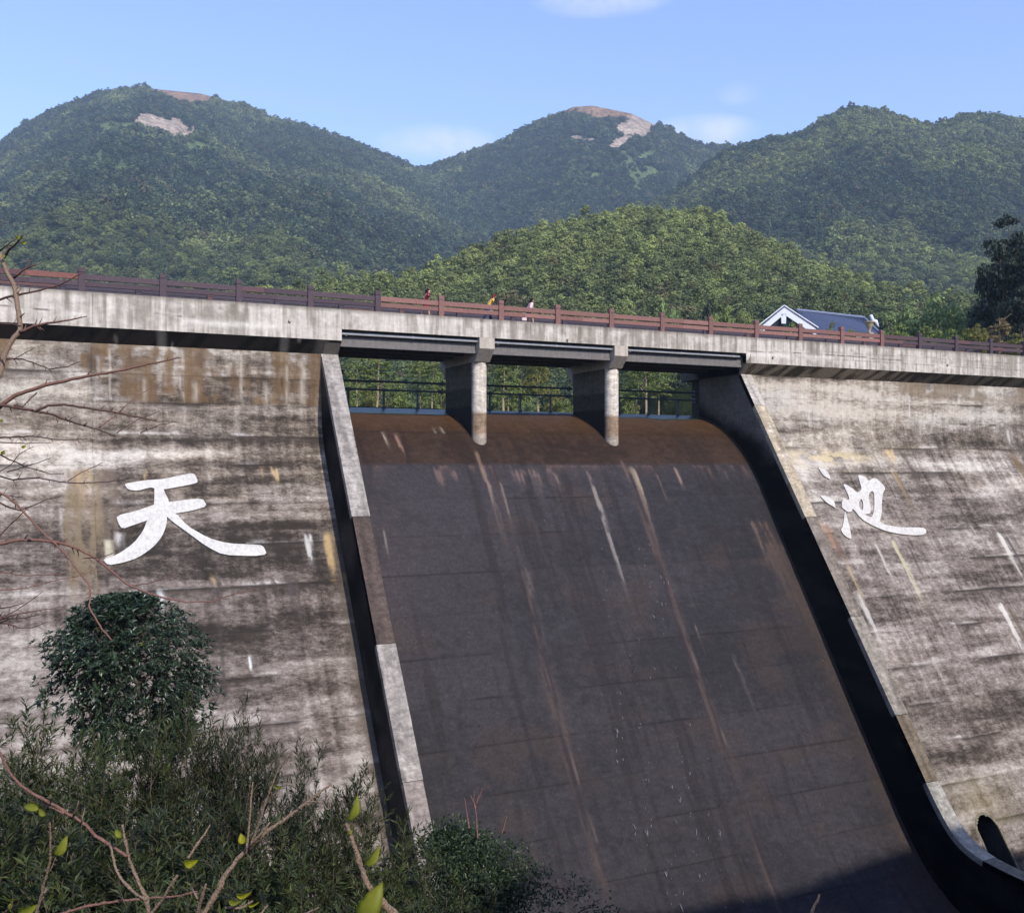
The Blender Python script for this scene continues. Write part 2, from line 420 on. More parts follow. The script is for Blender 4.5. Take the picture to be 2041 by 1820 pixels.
def paint_face(X, Z, joints, left):
    Y = Yf(Z); ix, iy = proj(X, Y, Z)
    wz = .35 * (fbm(X * .6, Z * .6, 3, 2) - .5)
    big = fbm(X * .13, Z * .55 + wz, 4, 1)
    hb = fbm(X * .26, (Z + wz) * 2.3, 5, 8, .6)
    fe = fbm(X * 2.6, Z * 5.2, 4, 14, .6)
    vs = fbm(X * 2.3, Z * .16, 4, 20, .6)
    up = sst(.3, 1.6, Z)                      # upright part runs vertical, slope bands horizontal
    v = .30 * big + .34 * hb + .18 * fe + .18 * vs
    bias = (fbm(X * .07 + 3, Z * 5.2, 3, 33) - .5) * .13
    if left:
        for b in [(80, 770, 130, 34, .16), (300, 905, 420, 20, .12), (60, 900, 160, 30, .07), (430, 850, 260, 22, .03),
                  (60, 1350, 120, 130, .13), (60, 1180, 120, 40, .04), (560, 1330, 130, 30, .09), (640, 1310, 60, 14, .10),
                  (660, 1400, 60, 24, .12), (680, 1580, 60, 26, .10), (500, 960, 200, 40, -.08), (300, 1010, 130, 70, -.07), (550, 1060, 160, 50, -.09),
                  (500, 1130, 260, 30, -.07), (600, 1230, 90, 60, -.10), (640, 1400, 90, 60, -.05), (480, 1280, 90, 40, -.08),
                  (480, 1450, 120, 60, .05), (690, 1640, 50, 60, .02), (250, 1560, 260, 90, .06), (420, 880, 260, 14, -.10), (100, 1060, 110, 40, .03)]:
            bias += b[4] * blob(b[0], b[1], ix, iy, b[2], b[3])
        v = v + bias
    else:
        for b in [(1640, 785, 200, 30, .13), (1600, 830, 120, 22, .12), (1900, 830, 200, 28, .08), (1680, 870, 140, 18, .09), (1900, 870, 160, 18, -.02),
                  (1950, 930, 140, 20, .06), (1900, 1000, 150, 34, -.03), (1950, 1150, 160, 60, .02), (1850, 1250, 120, 30, .02),
                  (1950, 1420, 160, 24, -.13), (1900, 1340, 160, 20, -.06), (1850, 1300, 80, 30, .02), (1900, 1500, 120, 20, -.08), (1960, 1560, 120, 40, .02),
                  (1730, 1270, 50, 60, .07), (1680, 1150, 60, 50, .0), (1700, 960, 60, 24, -.05)]:
            bias += b[4] * blob(b[0], b[1], ix, iy, b[2], b[3])
        v = v + bias
    T = np.zeros((*X.shape, 4)); T[..., :3] = .3
    run = sst(.60, .72, fbm(X * 5.5, Z * .09 + 3, 3, 26)) * sst(.42, .62, fbm(X * .5, Z * .35, 3, 28))
    pr = sst(.62, .74, fbm(X * 6.5 + 9, Z * .14, 3, 36)) * sst(.46, .62, fbm(X * .6, Z * .3 + 8, 3, 38))
    v = v - run * .05 + pr * .03 + random.uniform(-.012, .012)
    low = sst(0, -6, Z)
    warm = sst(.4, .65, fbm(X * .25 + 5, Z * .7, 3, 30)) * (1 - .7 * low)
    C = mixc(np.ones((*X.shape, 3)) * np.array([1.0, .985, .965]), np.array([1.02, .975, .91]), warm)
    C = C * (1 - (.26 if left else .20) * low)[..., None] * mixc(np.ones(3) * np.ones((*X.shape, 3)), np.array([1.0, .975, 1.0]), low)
    # mould bleeding down from each lift joint, pale crust under it
    for j in joints:
        if j < Z.min() - .3 or j > Z.max() + 1.6: continue
        jj = j + .07 * (fbm(X * .9, X * 0 + j, 4, 6) - .5)
        dz = jj - Z
        on = sst(.42, .62, fbm(X * .35 + j * 7, X * 0, 3, 9))
        m = np.exp(-np.clip(dz, 0, 9) / (.10 + .45 * fbm(X * 4, X * 0 + j, 3, 12))) * sst(-.07, .02, dz) * on
        T = ov(T, S(58, 50, 44), np.clip(m * .75, 0, 1))
        ln = np.exp(-(dz / .03) ** 2) * (.12 + .55 * on)
        T = ov(T, S(44, 38, 34), np.clip(ln * 1.3, 0, 1))
        cr = np.exp(-((dz + .14) / .09) ** 2) * sst(.55, .7, fbm(X * .5 + 40, X * 0 + j * 3, 4, 17))
        T = ov(T, S(212, 204, 196), np.clip(cr * .55 * (.4 + fe), 0, 1))
    if left:
        # rusty brown apron under the parapet
        br = sst(2.9, 3.15, Z) * sst(175, 260, ix) + sst(4.2, 4.6, Z) * (1 - sst(175, 260, ix)) * sst(.45, .6, fbm(X * .9, Z * .9, 3, 40))
        brn = mixc(S(128, 102, 70), S(86, 66, 48), fbm(X * 1.5, Z * .6, 4, 41))
        keep = sst(.44, .60, .6 * fbm(X * 3.2, Z * .22, 4, 44) + .4 * fbm(X * 1.2, Z * 2.2, 4, 45))
        T = ov(T, brn, np.clip(br * (1 - .85 * keep) * .9, 0, 1))
        for xx_, zt_, w_ in ((3.6, 5.7, .06), (5.2, 4.3, .08), (6.9, 5.7, .05), (7.6, 4.2, .12), (9.9, 5.7, .08), (11.1, 4.3, .09), (12.2, 5.7, .06), (13.0, 5.5, .12)):
            T = ov(T, S(196, 186, 170), np.exp(-((X - xx_ - .25 * (fbm(Z * 1.5, X * 0 + xx_, 3, 3) - .5)) / w_) ** 2) * sst(2.9, 3.3, Z) * sst(zt_, zt_ - .3, Z) * .55)
        T = streak(T, X, Z, 183, 704, 3.0, .28, S(52, 46, 42), .9)
        T = streak(T, X, Z, 192, 706, 4.9, .10, S(200, 194, 186), .5)
        T = streak(T, X, Z, 168, 929, 7.5, 1.0, S(134, 117, 92), .95, .2, .1)
        T = streak(T, X, Z, 163, 929, 3.0, .42, S(182, 152, 110), .95, .6)
        T = streak(T, X, Z, 140, 960, 6.5, .45, S(120, 104, 78), .9)
        T = streak(T, X, Z, 215, 929, 5.5, .5, S(106, 92, 80), .9)
        for px, py, l, w, c, st in [(548, 931, 1.1, .22, (200, 172, 128), 1), (520, 931, .8, .12, (190, 160, 120), .8), (612, 1062, 1.9, .22, (216, 210, 204), 1.1), (650, 1058, 3.0, .3, (190, 162, 116), 1.1),
                                (690, 1140, 5.5, .2, (178, 152, 96), 1.1), (214, 1075, 1.6, .25, (205, 196, 170), 1), (238, 1060, .9, .3, (214, 206, 200), 1),
                                (322, 1172, 1.4, .16, (232, 230, 226), 1.4), (497, 1302, 1.3, .10, (230, 228, 224), 1.5),
                                (428, 1150, 7, .3, (66, 58, 54), 1), (578, 1140, 4.4, .35, (84, 76, 74), .7), (425, 1140, .8, .2, (190, 164, 128), 1),
                                (520, 1150, 3.5, .12, (66, 58, 54), .9), (545, 1150, 2.6, .1, (66, 58, 54), .9), (465, 1160, 3.2, .08, (70, 60, 56), .9),
                                (290, 935, 1.0, .16, (176, 150, 110), .8), (420, 935, .8, .2, (206, 196, 180), .8), (605, 1500, 4, .6, (104, 94, 84), .8),
                                (415, 1380, 2.2, .08, (120, 84, 74), .9), (118, 1010, 2.2, .08, (222, 216, 208), 1), (330, 940, 1.0, .14, (180, 160, 130), .7)]:
            T = streak(T, X, Z, px, py, l, w, S(*c), st, .35, .14, int(px) % 17)
        # darker strip running down along the training wall
        T = ov(T, S(84, 74, 64), sst(XL - .75, XL - .2, X + .3 * (fbm(Z * 1.2, Z * 0, 3, 4) - .5)) * sst(0, -6, Z) * .75)
    else:
        br = sst(4.4, 4.8, Z) * sst(53.7, 54.1, X) * sst(.4, .6, fbm(X * .6, Z * .9, 3, 47))
        T = ov(T, S(128, 112, 92), br * .75)
        T = ov(T, S(200, 182, 144), blob(1650, 912, ix, iy, 95, 17) * .8 * sst(.35, .6, fbm(X * 1.1, Z * 3, 4, 49)))
        for px, py, l, w, c, st in [(1772, 894, 1.6, .5, (206, 180, 138), 1.1), (1778, 935, 4.2, .3, (140, 116, 86), 1), (1800, 900, 6, .28, (82, 72, 64), 1), (1757, 894, 3.4, .12, (188, 168, 134), .9),
                                (1625, 1030, 2.6, .32, (206, 164, 122), 1.1), (1642, 1042, 2.4, .26, (158, 122, 98), 1), (1612, 1030, 3, .16, (200, 176, 150), .9), (1660, 1065, 2.8, .3, (120, 96, 82), .9),
                                (1778, 1075, 5.2, .26, (194, 184, 152), 1.1), (1742, 1078, 3.6, .16, (196, 188, 176), .9), (1720, 1085, 3, .12, (70, 62, 58), .8), (1808, 1080, 3, .16, (76, 68, 62), .8),
                                (1988, 1060, 4.4, .28, (214, 208, 196), 1.1), (2004, 1066, 4, .2, (70, 66, 66), 1), (1990, 1200, 5, .3, (214, 208, 198), 1.1), (2006, 1205, 5, .22, (96, 86, 66), 1),
                                (2018, 905, 6, .4, (112, 90, 60), 1), (2008, 855, 1.6, .3, (214, 208, 200), 1), (1705, 1175, 5.4, .3, (206, 200, 192), .9), (1686, 1120, 3, .2, (178, 158, 122), .8),
                                (1775, 1372, 4.2, .26, (156, 152, 160), 1.2), (1870, 1070, 1.6, .08, (210, 204, 196), .8), (1930, 1040, 2, .1, (200, 194, 186), .7),
                                (1812, 790, 2.3, .14, (215, 208, 200), .9), (1600, 770, 2.0, .1, (224, 218, 212), 1), (1560, 770, 2.0, .16, (220, 214, 206), .9), (1860, 800, 2, .12, (90, 82, 76), .8),
                                (1840, 1200, 3.5, .2, (86, 78, 70), .8), (1900, 1230, 3, .12, (84, 76, 68), .8)]:
            T = streak(T, X, Z, px, py, l, w, S(*c), st, .3, .14, int(px) % 19)
        T = ov(T, S(150, 138, 98), blob(1955, 1600, ix, iy, 70, 60) * .4)
    return C, T, v

# ---- the thing itself
dam = empty('concrete_dam', 'long weathered grey concrete gravity dam with a dark gated spillway chute', 'dam', (28, 45, -23))
dam_inv = Matrix.Translation((-28, -45, 23))
def dpart(o, label=None, kind=None):
    o.matrix_parent_inverse = dam_inv
    if label: o['label'] = label
    if kind: o['kind'] = kind
    return o

def arch_inside(X, Z, x0=46.35, x1=47.95, top=-19.25, grow=0.0):
    xc, r = (x0 + x1) / 2, (x1 - x0) / 2 + grow
    zc = top - (x1 - x0) / 2
    return ((np.abs(X - xc) < r) & (Z < zc)) | ((X - xc) ** 2 + (Z - zc) ** 2 < r * r)

def lift_panel(x0, x1, z0, z1, joints, left, res, gap=.003):
    """one pour of concrete: gridded face with its own slight offset and recessed edges"""
    off = random.uniform(-.006, .006); gx = gap
    xa, xb, za, zb = x0 + gx, x1 - gx, z0 + gx, z1 - gx
    nx = max(3, int((xb - xa) / res) + 1); nz_ = max(3, int((zb - za) / res * 1.2) + 1)
    xs = np.concatenate([[xa, xa], np.linspace(xa + .02, xb - .02, nx), [xb, xb]])
    zs = np.concatenate([[zb, zb], np.linspace(zb - .02, za + .02, nz_), [za, za]])
    X, Z = np.meshgrid(xs, zs)
    Y = Yf(Z) + off
    rim = np.zeros_like(X); rim[1, :] = rim[-2, :] = .006; rim[:, 1] = rim[:, -2] = np.maximum(rim[:, 1], .006)
    rim[0, :] = rim[-1, :] = .06; rim[:, 0] = rim[:, -1] = .06
    nrm = .018 * (fbm(X * .8, Z * .8, 4, 50) - .5) * 2
    Y = Y + rim + nrm
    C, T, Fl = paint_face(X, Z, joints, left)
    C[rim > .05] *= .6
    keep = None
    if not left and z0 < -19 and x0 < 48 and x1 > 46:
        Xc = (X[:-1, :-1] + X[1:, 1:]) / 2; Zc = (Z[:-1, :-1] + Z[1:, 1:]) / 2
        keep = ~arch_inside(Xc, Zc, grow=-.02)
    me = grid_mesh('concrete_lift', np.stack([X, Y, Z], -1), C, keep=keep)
    set_stain(me, T, Fl)
    return dpart(mobj('concrete_lift', me, M_FACE, dam))

for blocks, joints, left in (([(-30, -21), (-21, -9.2), (-9.2, 2.8), (2.8, XL)], LJ, True),
                             ([(XR, 53.9), (53.9, 66.4), (66.4, 78.5), (78.5, 92)], RJ, False)):
    for x0, x1 in blocks:
        res = .13 if (left and x1 > 0) or (not left and x0 < 60) else .4
        if x0 == 46.0: res = .08
        for k in range(len(joints) - 1):
            rr = res
            if not left and x0 == XR and joints[k] < -19: rr = .07
            lift_panel(x0, x1, joints[k + 1], joints[k], joints, left, rr)

# solid core behind the lifts (joints look into it)
def core(x0, x1, off=.14, hole=False):
    zs = np.array([8.0, 5.77, 2.9, 2.2, 1.5, .8, .1, -23.2]); mb = MB()
    poly = [(float(Yf(z)) + off, z) for z in zs] + [(58.5, -23.2), (58.5, 8.0)]
    if not hole:
        mb.prism_x(poly, x0, x1)
    return mb
core(-30, XL).build('dam_core', M_SIDE, dam, S(60, 54, 50))
core(48.1, 92).build('dam_core', M_SIDE, dam, S(60, 54, 50))
core(XR, 46.2).build('dam_core', M_SIDE, dam, S(60, 54, 50))
mbc = MB(); zt = -19.1
mbc.prism_x([(float(Yf(z)) + .14, z) for z in (8.0, 5.77, 2.9, 2.2, 1.5, .8, .1, zt)] + [(58.5, zt), (58.5, 8.0)], 46.202, 48.098)
mbc.box(46.202, 48.098, 48.0, 58.5, -23.2, zt - .002)
mbc.build('dam_core', M_SIDE, dam, S(60, 54, 50))
for o in dam.children:
    if o.name.startswith('dam_core'): dpart(o)

# drainage gallery portal: arched lining cut into the slope
def portal():
    xc, r, zc = 47.15, .8, -20.05
    prof = [(xc - r, -23.1)] + [(xc - r * math.cos(a), zc + r * math.sin(a)) for a in np.linspace(0, math.pi, 17)] + [(xc + r, -23.1)]
    mb = MB(); n = len(prof)
    vs, fs = [], []
    for (x, z) in prof: vs.append((x, float(Yf(z)) - .01, z))
    for (x, z) in prof: vs.append((x, 47.5, z))
    for i in range(n - 1): fs.append((i, i + 1, n + i + 1, n + i))
    fs.append(tuple(range(n, 2 * n)))
    mb.add(vs, fs); o = dpart(mb.build('portal_lining', M_SIDE, dam, S(70, 66, 60)), 'dark arched gallery opening low on the right hand slope')
    mb = MB(); vs, fs = [], []
    for g, dy in ((-.005, -.015), (.11, -.015), (.11, .1), (-.005, .1)):
        for i, (x, z) in enumerate(prof):
            if 0 < i < n - 1:
                ang = math.atan2(z - zc, x - xc); X_, Z_ = xc + (r + g) * math.cos(ang), zc + (r + g) * math.sin(ang)
            else: X_, Z_ = x + (g if x > xc else -g), z
            vs.append((X_, float(Yf(Z_)) + dy, Z_))
    for k in range(4):
        for i in range(n - 1):
            a, b = k * n + i, ((k + 1) % 4) * n + i
            fs.append((a, b, b + 1, a + 1))
    mb.add(vs, fs); dpart(mb.build('portal_rim', M_CON, dam, S(118, 112, 94)))
portal()

# ---- spillway chute: pours of wet concrete laid over the ogee
SJ = [3.0, 1.75, -.05, -1.9, -3.75, -5.6, -7.5, -9.35, -11.2, -13.1, -15, -16.9, -18.8, -20.7, -22.3]
def paint_spill(X, Z, s):
    Y, _ = sprof(s); ix, iy = proj(X, Y, Z)
    fe = fbm(X * 3, s * 4, 4, 3, .6); big = fbm(X * .16, s * .22, 4, 5); vs = fbm(X * 2.1, s * .13, 4, 7, .6)
    brown = mixc(S(38, 28, 22), S(54, 40, 31), sst(.35, .65, .5 * big + .5 * fe))
    brown = mixc(brown, S(40, 30, 24), sst(.5, .68, vs) * .8)
    low = mixc(S(39, 37, 39), S(51, 47, 49), sst(.38, .62, .45 * big + .35 * fe + .2 * vs))
    low = mixc(low, S(54, 46, 43), sst(.56, .72, fbm(X * .3 + 7, s * .5, 4, 10)) * .7)
    low = mixc(low, S(35, 31, 32), sst(.58, .70, vs) * .65)
    t = sst(-.1, .05, Z + .05 * (fe - .5))
    C = mixc(low, brown, t)
    deep = sst(1.2, 3.0, Z); C = mixc(C, S(88, 62, 36), deep * .6)
    C = mixc(C, S(70, 60, 62), blob(760, 1180, ix, iy, 90, 200) * .35)
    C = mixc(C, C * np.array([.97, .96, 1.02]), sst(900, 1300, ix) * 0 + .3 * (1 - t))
    T = np.zeros((*X.shape, 4)); T[..., :3] = .1
    for j in SJ:
        if j < Z.min() - .3 or j > Z.max() + 2.5: continue
        jj = j + .05 * (fbm(X * .8, X * 0 + j, 4, 6) - .5); dz = jj - Z
        on = sst(.4, .6, fbm(X * .3 + j * 5, X * 0, 3, 9))
        T = ov(T, S(26, 23, 23), np.exp(-(dz / .05) ** 2) * (.12 + .5 * on))
        rust = np.exp(-np.clip(dz, 0, 9) / (.2 + .7 * fbm(X * 3, X * 0 + j, 3, 12))) * sst(-.02, .05, dz) * sst(.52, .66, fbm(X * .45 + j * 3, X * 0, 3, 19))
        T = ov(T, S(66, 54, 48), rust * .3)
    d0 = -.05 - Z
    pk = np.exp(-np.clip(d0, 0, 9) / .35) * sst(-.02, .06, d0) * sst(.45, .62, fbm(X * 2.4, X * 0, 4, 21))
    T = ov(T, S(104, 82, 72), np.clip(pk, 0, 1) * .6)
    for xj in (23.3, 32.1):   # old construction joints below the piers, rubbed and rusty
        xx = X - xj - .25 * (fbm(s * .35, s * 0 + xj, 3, 23) - .5)
        m = np.exp(-(xx / .34) ** 2) * sst(.9, -.4, Z)
        T = ov(T, mixc(S(44, 38, 40), S(80, 66, 60), sst(.42, .6, fbm(X * 5, s * .35, 4, 24))), m * (.25 + .5 * sst(.35, .6, fbm(s * .25, s * 0 + xj, 3, 29))))
        T = ov(T, S(122, 108, 98), np.exp(-((xx - .22) / .05) ** 2) * sst(.55, .7, fbm(s * .5, s * 0 + xj, 3, 25)) * sst(.9, -.4, Z) * .7)
    def pt(px, py):
        a, b, c = ray(px, py); lo, hi = 25.0, 120.0
        i = np.argmax(SPROF[:, 1])
        for _ in range(50):
            d = (lo + hi) / 2
            if c * d < 3.31 and b * d > np.interp(-(c * d), -SPROF[i:, 1], SPROF[i:, 0]): hi = d
            else: lo = d
        return a * d, c * d
    for px, py, l, w, c, st in [(764, 860, 1.3, .12, (196, 166, 138), 1), (788, 862, 1.7, .16, (180, 124, 92), 1.1), (862, 850, .5, .12, (210, 190, 160), 1.2), (876, 850, .5, .15, (216, 200, 176), 1.2),
                                (826, 824, 2.2, .12, (140, 110, 80), .8), (765, 1050, 2, .1, (150, 136, 124), 1), (872, 930, 1.7, .3, (132, 98, 84), 1), (900, 932, 1.2, .2, (140, 104, 88), .9),
                                (948, 895, 3.6, .14, (150, 112, 74), 1.1), (962, 930, 3.5, .14, (162, 128, 108), .9), (985, 1000, 4, .3, (96, 78, 70), .7),
                                (1030, 932, 1.5, .5, (140, 104, 90), 1), (1060, 932, 1.9, .4, (150, 116, 100), .9), (1090, 932, 1.4, .3, (134, 100, 88), .9),
                                (1170, 935, 2.5, .1, (140, 118, 104), .9), (1181, 965, 7.5, .16, (158, 140, 126), 1.1), (1195, 1000, 6, .10, (168, 154, 142), .9), (1236, 915, 2, .12, (150, 116, 92), .9),
                                (1256, 928, 3.4, .26, (184, 156, 116), 1.2), (1272, 970, 4.0, .14, (128, 98, 80), 1), (1290, 1040, 3.5, .2, (110, 84, 72), .7), (1305, 940, 3, .08, (130, 100, 86), .7),
                                (1344, 930, 1.8, .14, (176, 134, 108), 1), (1412, 930, 1.3, .2, (120, 86, 72), .8), (1440, 932, 1.2, .16, (124, 90, 76), .8), (1497, 1036, 3.4, .16, (144, 120, 108), .9),
                                (1512, 1036, 4, .8, (118, 86, 72), .7), (1482, 932, 1.0, .4, (120, 88, 70), .7), (1385, 1240, 2.4, .1, (128, 108, 98), .8), (1105, 940, 2, .1, (150, 120, 100), .8),
                                (1540, 1080, 7, 1.0, (98, 76, 66), .6), (1050, 1130, 6, .12, (104, 92, 88), .6), (850, 1350, 5, .2, (50, 44, 46), .6), (980, 1450, 3, .35, (46, 42, 44), .7),
                                (900, 1290, 3, .2, (50, 46, 48), .5), (1460, 1300, 5, .12, (112, 98, 92), .6)]:
        X0, Z0 = pt(px, py)
        T = streak_w(T, X, Z, X0, Z0, l, w, (S(*c) * .62 + .38 * S(*c).mean()) * .78, st * .95, .4, .1, int(px) % 23)
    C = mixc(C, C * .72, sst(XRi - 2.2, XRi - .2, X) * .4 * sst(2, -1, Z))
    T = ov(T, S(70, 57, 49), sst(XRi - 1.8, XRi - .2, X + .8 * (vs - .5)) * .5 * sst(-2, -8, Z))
    return np.clip(C, .006, .8), T

def spill_panel(x0, x1, s0, s1, res=.13):
    g = .0015
    nx = int((x1 - x0) / res); ns = max(4, int((s1 - s0) / res * 1.1))
    xs = np.concatenate([[x0 + g], np.linspace(x0 + g, x1 - g, nx), [x1 - g]])
    ss = np.concatenate([[s0 + g], np.linspace(s0 + g, s1 - g, ns), [s1 - g]])
    X, Sg = np.meshgrid(xs, ss)
    Y, Z = sprof(Sg)
    Y2, Z2 = sprof(Sg + .05); ty, tz = Y2 - Y, Z2 - Z; ln = np.hypot(ty, tz) + 1e-9
    ny, nz_ = tz / ln, -ty / ln             # outward normal (towards the viewer / up)
    off = random.uniform(-.003, .003)
    h = off + .02 * (fbm(X * .7, Sg * .7, 4, 52) - .5) * 2
    h[0, :] -= .006; h[-1, :] -= .006; h[:, 0] -= .006; h[:, -1] -= .006
    C, T = paint_spill(X, Z, Sg); C = C * random.uniform(.9, 1.1)
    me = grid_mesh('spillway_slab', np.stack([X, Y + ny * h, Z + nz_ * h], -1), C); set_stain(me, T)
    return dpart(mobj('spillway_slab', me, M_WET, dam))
sj = [0.0] + [float(s_at_z(z)) for z in SJ] + [float(s_at_z(-22.3)) + 2.6, _sl[-1] - 14, _sl[-1]]
sj = sorted(sj)
for (x0, x1) in ((XLi, 23.3), (23.3, 32.1), (32.1, XRi)):
    for a, b in zip(sj[:-1], sj[1:]): spill_panel(x0, x1, a, b, .13 if a < _sl[-1] - 20 else .4)
mb = MB()
vs = [(x, y + .1, z - .17) for x in (XLi - .2, XRi + .2) for y, z in SPROF]
n = len(SPROF); mb.add(vs, [(i, i + 1, n + i + 1, n + i) for i in range(n - 1)])
dpart(mb.build('chute_bedding', M_SIDE, dam, S(40, 36, 36)))

# ---- training walls
TFR = _smooth(np.array([(52.05, 5.77), (48.7, .75), (44.8, -5.05), (41.0, -10.7), (38.3, -14.7), (36.3, -17.7), (35.0, -18.95), (33.0, -19.35), (26, -19.4), (8, -19.4)]), 2)
TFR[0] = (52.05, 5.77)
_tl = np.concatenate([[0], np.cumsum(np.hypot(*np.diff(TFR, axis=0).T))])
def tfr(s): return np.interp(s, _tl, TFR[:, 0]), np.interp(s, _tl, TFR[:, 1])
def training_wall(x0, x1, side, cuts, label):
    wall = bpy.data.objects.new('training_wall', None)
    L = _tl[-1]; n, m = 260, 14
    s = np.linspace(0, L, n); fy, fz = tfr(s)
    i = np.argmax(SPROF[:, 1])
    by = np.where(fz > 3.0, 56.5, np.interp(-fz, -SPROF[i:, 1], SPROF[i:, 0]) + .6)
    lowm = fz < -18.9
    k0 = np.argmax(lowm); by = np.where(lowm, fy, by)
    bz = np.where(lowm, -23.2, fz)
    # ease the back line into the floor
    for k in range(k0 - 26, k0):
        t = (k - (k0 - 26)) / 26.0; by[k] = by[k0 - 27] * (1 - t) + fy[k0] * t; bz[k] = bz[k0 - 27] * (1 - t) + (-23.2) * t
    for xs_, flip in ((x0, False), (x1, True)):
        t = np.linspace(0, 1, m)[None, :]
        Y = fy[:, None] * (1 - t) + by[:, None] * t; Z = fz[:, None] * (1 - t) + bz[:, None] * t
        X = np.full_like(Y, xs_)
        inner = (side == 'R' and xs_ == x0) or (side == 'L' and xs_ == x1)
        up = S(104, 98, 92); dk = S(15, 13, 12)  # near-black tone of the damp sides, deepened with painted shade
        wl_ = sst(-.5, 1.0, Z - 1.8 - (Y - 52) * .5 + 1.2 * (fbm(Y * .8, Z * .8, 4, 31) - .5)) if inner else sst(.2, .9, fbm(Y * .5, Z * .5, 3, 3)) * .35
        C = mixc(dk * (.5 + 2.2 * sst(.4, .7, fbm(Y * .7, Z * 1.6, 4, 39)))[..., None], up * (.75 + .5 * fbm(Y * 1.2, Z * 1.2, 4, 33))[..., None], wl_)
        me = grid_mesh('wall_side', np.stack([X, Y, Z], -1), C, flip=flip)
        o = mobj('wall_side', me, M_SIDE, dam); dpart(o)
    # coping pieces down the front, each its own pour
    edges = [0] + cuts + [L]
    for q, (a, b) in enumerate(zip(edges[:-1], edges[1:])):
        cs, tone, lip = cuts_tone[side][q]
        nn = max(4, int((b - a) / .12)); ss = np.linspace(a + .012, b - .012, nn)
        xs = np.linspace(x0 - lip, x1 + lip, 8)
        X, Sg = np.meshgrid(xs, ss); Y, Z = tfr(Sg); Y2, Z2 = tfr(Sg + .05)
        ty, tz = Y2 - Y, Z2 - Z; ln = np.hypot(ty, tz) + 1e-9; ny, nz_ = tz / ln, -ty / ln
        base = S(*cs)
        C = base * (.72 + .55 * fbm(X * 4, Sg * .8, 4, 60 + q % 4))[..., None]
        C = mixc(C, base * .5, sst(.55, .7, fbm(X * 3 + q, Sg * .35, 4, 20)) * .7)
        C = mixc(C, S(200, 192, 184), sst(.6, .72, fbm(X * 3 + q, Sg * 1.1, 4, 25)) * tone)
        h = .03 + .004 * (q % 2)
        P0 = np.stack([X, Y + ny * h, Z + nz_ * h], -1)
        P = np.concatenate([P0[:1] - np.array([0, ny[0, 0], nz_[0, 0]]) * .25, P0, P0[-1:] - np.array([0, ny[-1, 0], nz_[-1, 0]]) * .25], 0)
        C = np.concatenate([C[:1] * .6, C, C[-1:] * .6], 0)
        nyc = np.concatenate([ny[:1], ny, ny[-1:]])[:, :1]; nzc = np.concatenate([nz_[:1], nz_, nz_[-1:]])[:, :1]
        sideL = np.stack([P[:, :1, 0], P[:, :1, 1] - nyc * .3, P[:, :1, 2] - nzc * .3], -1)
        sideR = np.stack([P[:, -1:, 0], P[:, -1:, 1] - nyc * .3, P[:, -1:, 2] - nzc * .3], -1)
        P = np.concatenate([sideL, P, sideR], 1); C = np.concatenate([C[:, :1] * .8, C, C[:, -1:] * .8], 1)
        me = grid_mesh('wall_coping', P, C)
        dpart(mobj('wall_coping', me, M_CON, dam))
    bpy.data.objects.remove(wall)
def s_of_z(z): return float(np.interp(-z, -TFR[:, 1], _tl))
cuts_tone = {'L': [((152, 145, 138), .4, .03), ((84, 72, 66), .0, .0), ((142, 135, 129), .35, .03), ((136, 126, 120), .3, .01), ((120, 112, 106), .2, .0)],
             'R': [((178, 170, 160), .6, .0), ((172, 158, 136), .3, .02), ((120, 110, 100), .2, .0), ((140, 132, 122), .2, .03), ((112, 100, 84), .1, .0), ((148, 144, 136), .2, .03), ((112, 108, 100), .1, 0)]}
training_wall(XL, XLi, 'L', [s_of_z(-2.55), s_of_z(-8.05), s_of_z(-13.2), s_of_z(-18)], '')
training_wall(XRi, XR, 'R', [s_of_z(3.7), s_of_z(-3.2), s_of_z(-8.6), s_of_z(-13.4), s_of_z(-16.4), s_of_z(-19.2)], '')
# solid abutment faces above the crest behind each training wall
for xa, xb in ((XL, XLi - .004), (XRi + .004, XR)):
    mb = MB(); mb.box(xa, xb, Y_WALL + .1, 56.5, 2.5, 6.45)
    dpart(mb.build('abutment_wall', M_SIDE, dam, S(112, 107, 102)))
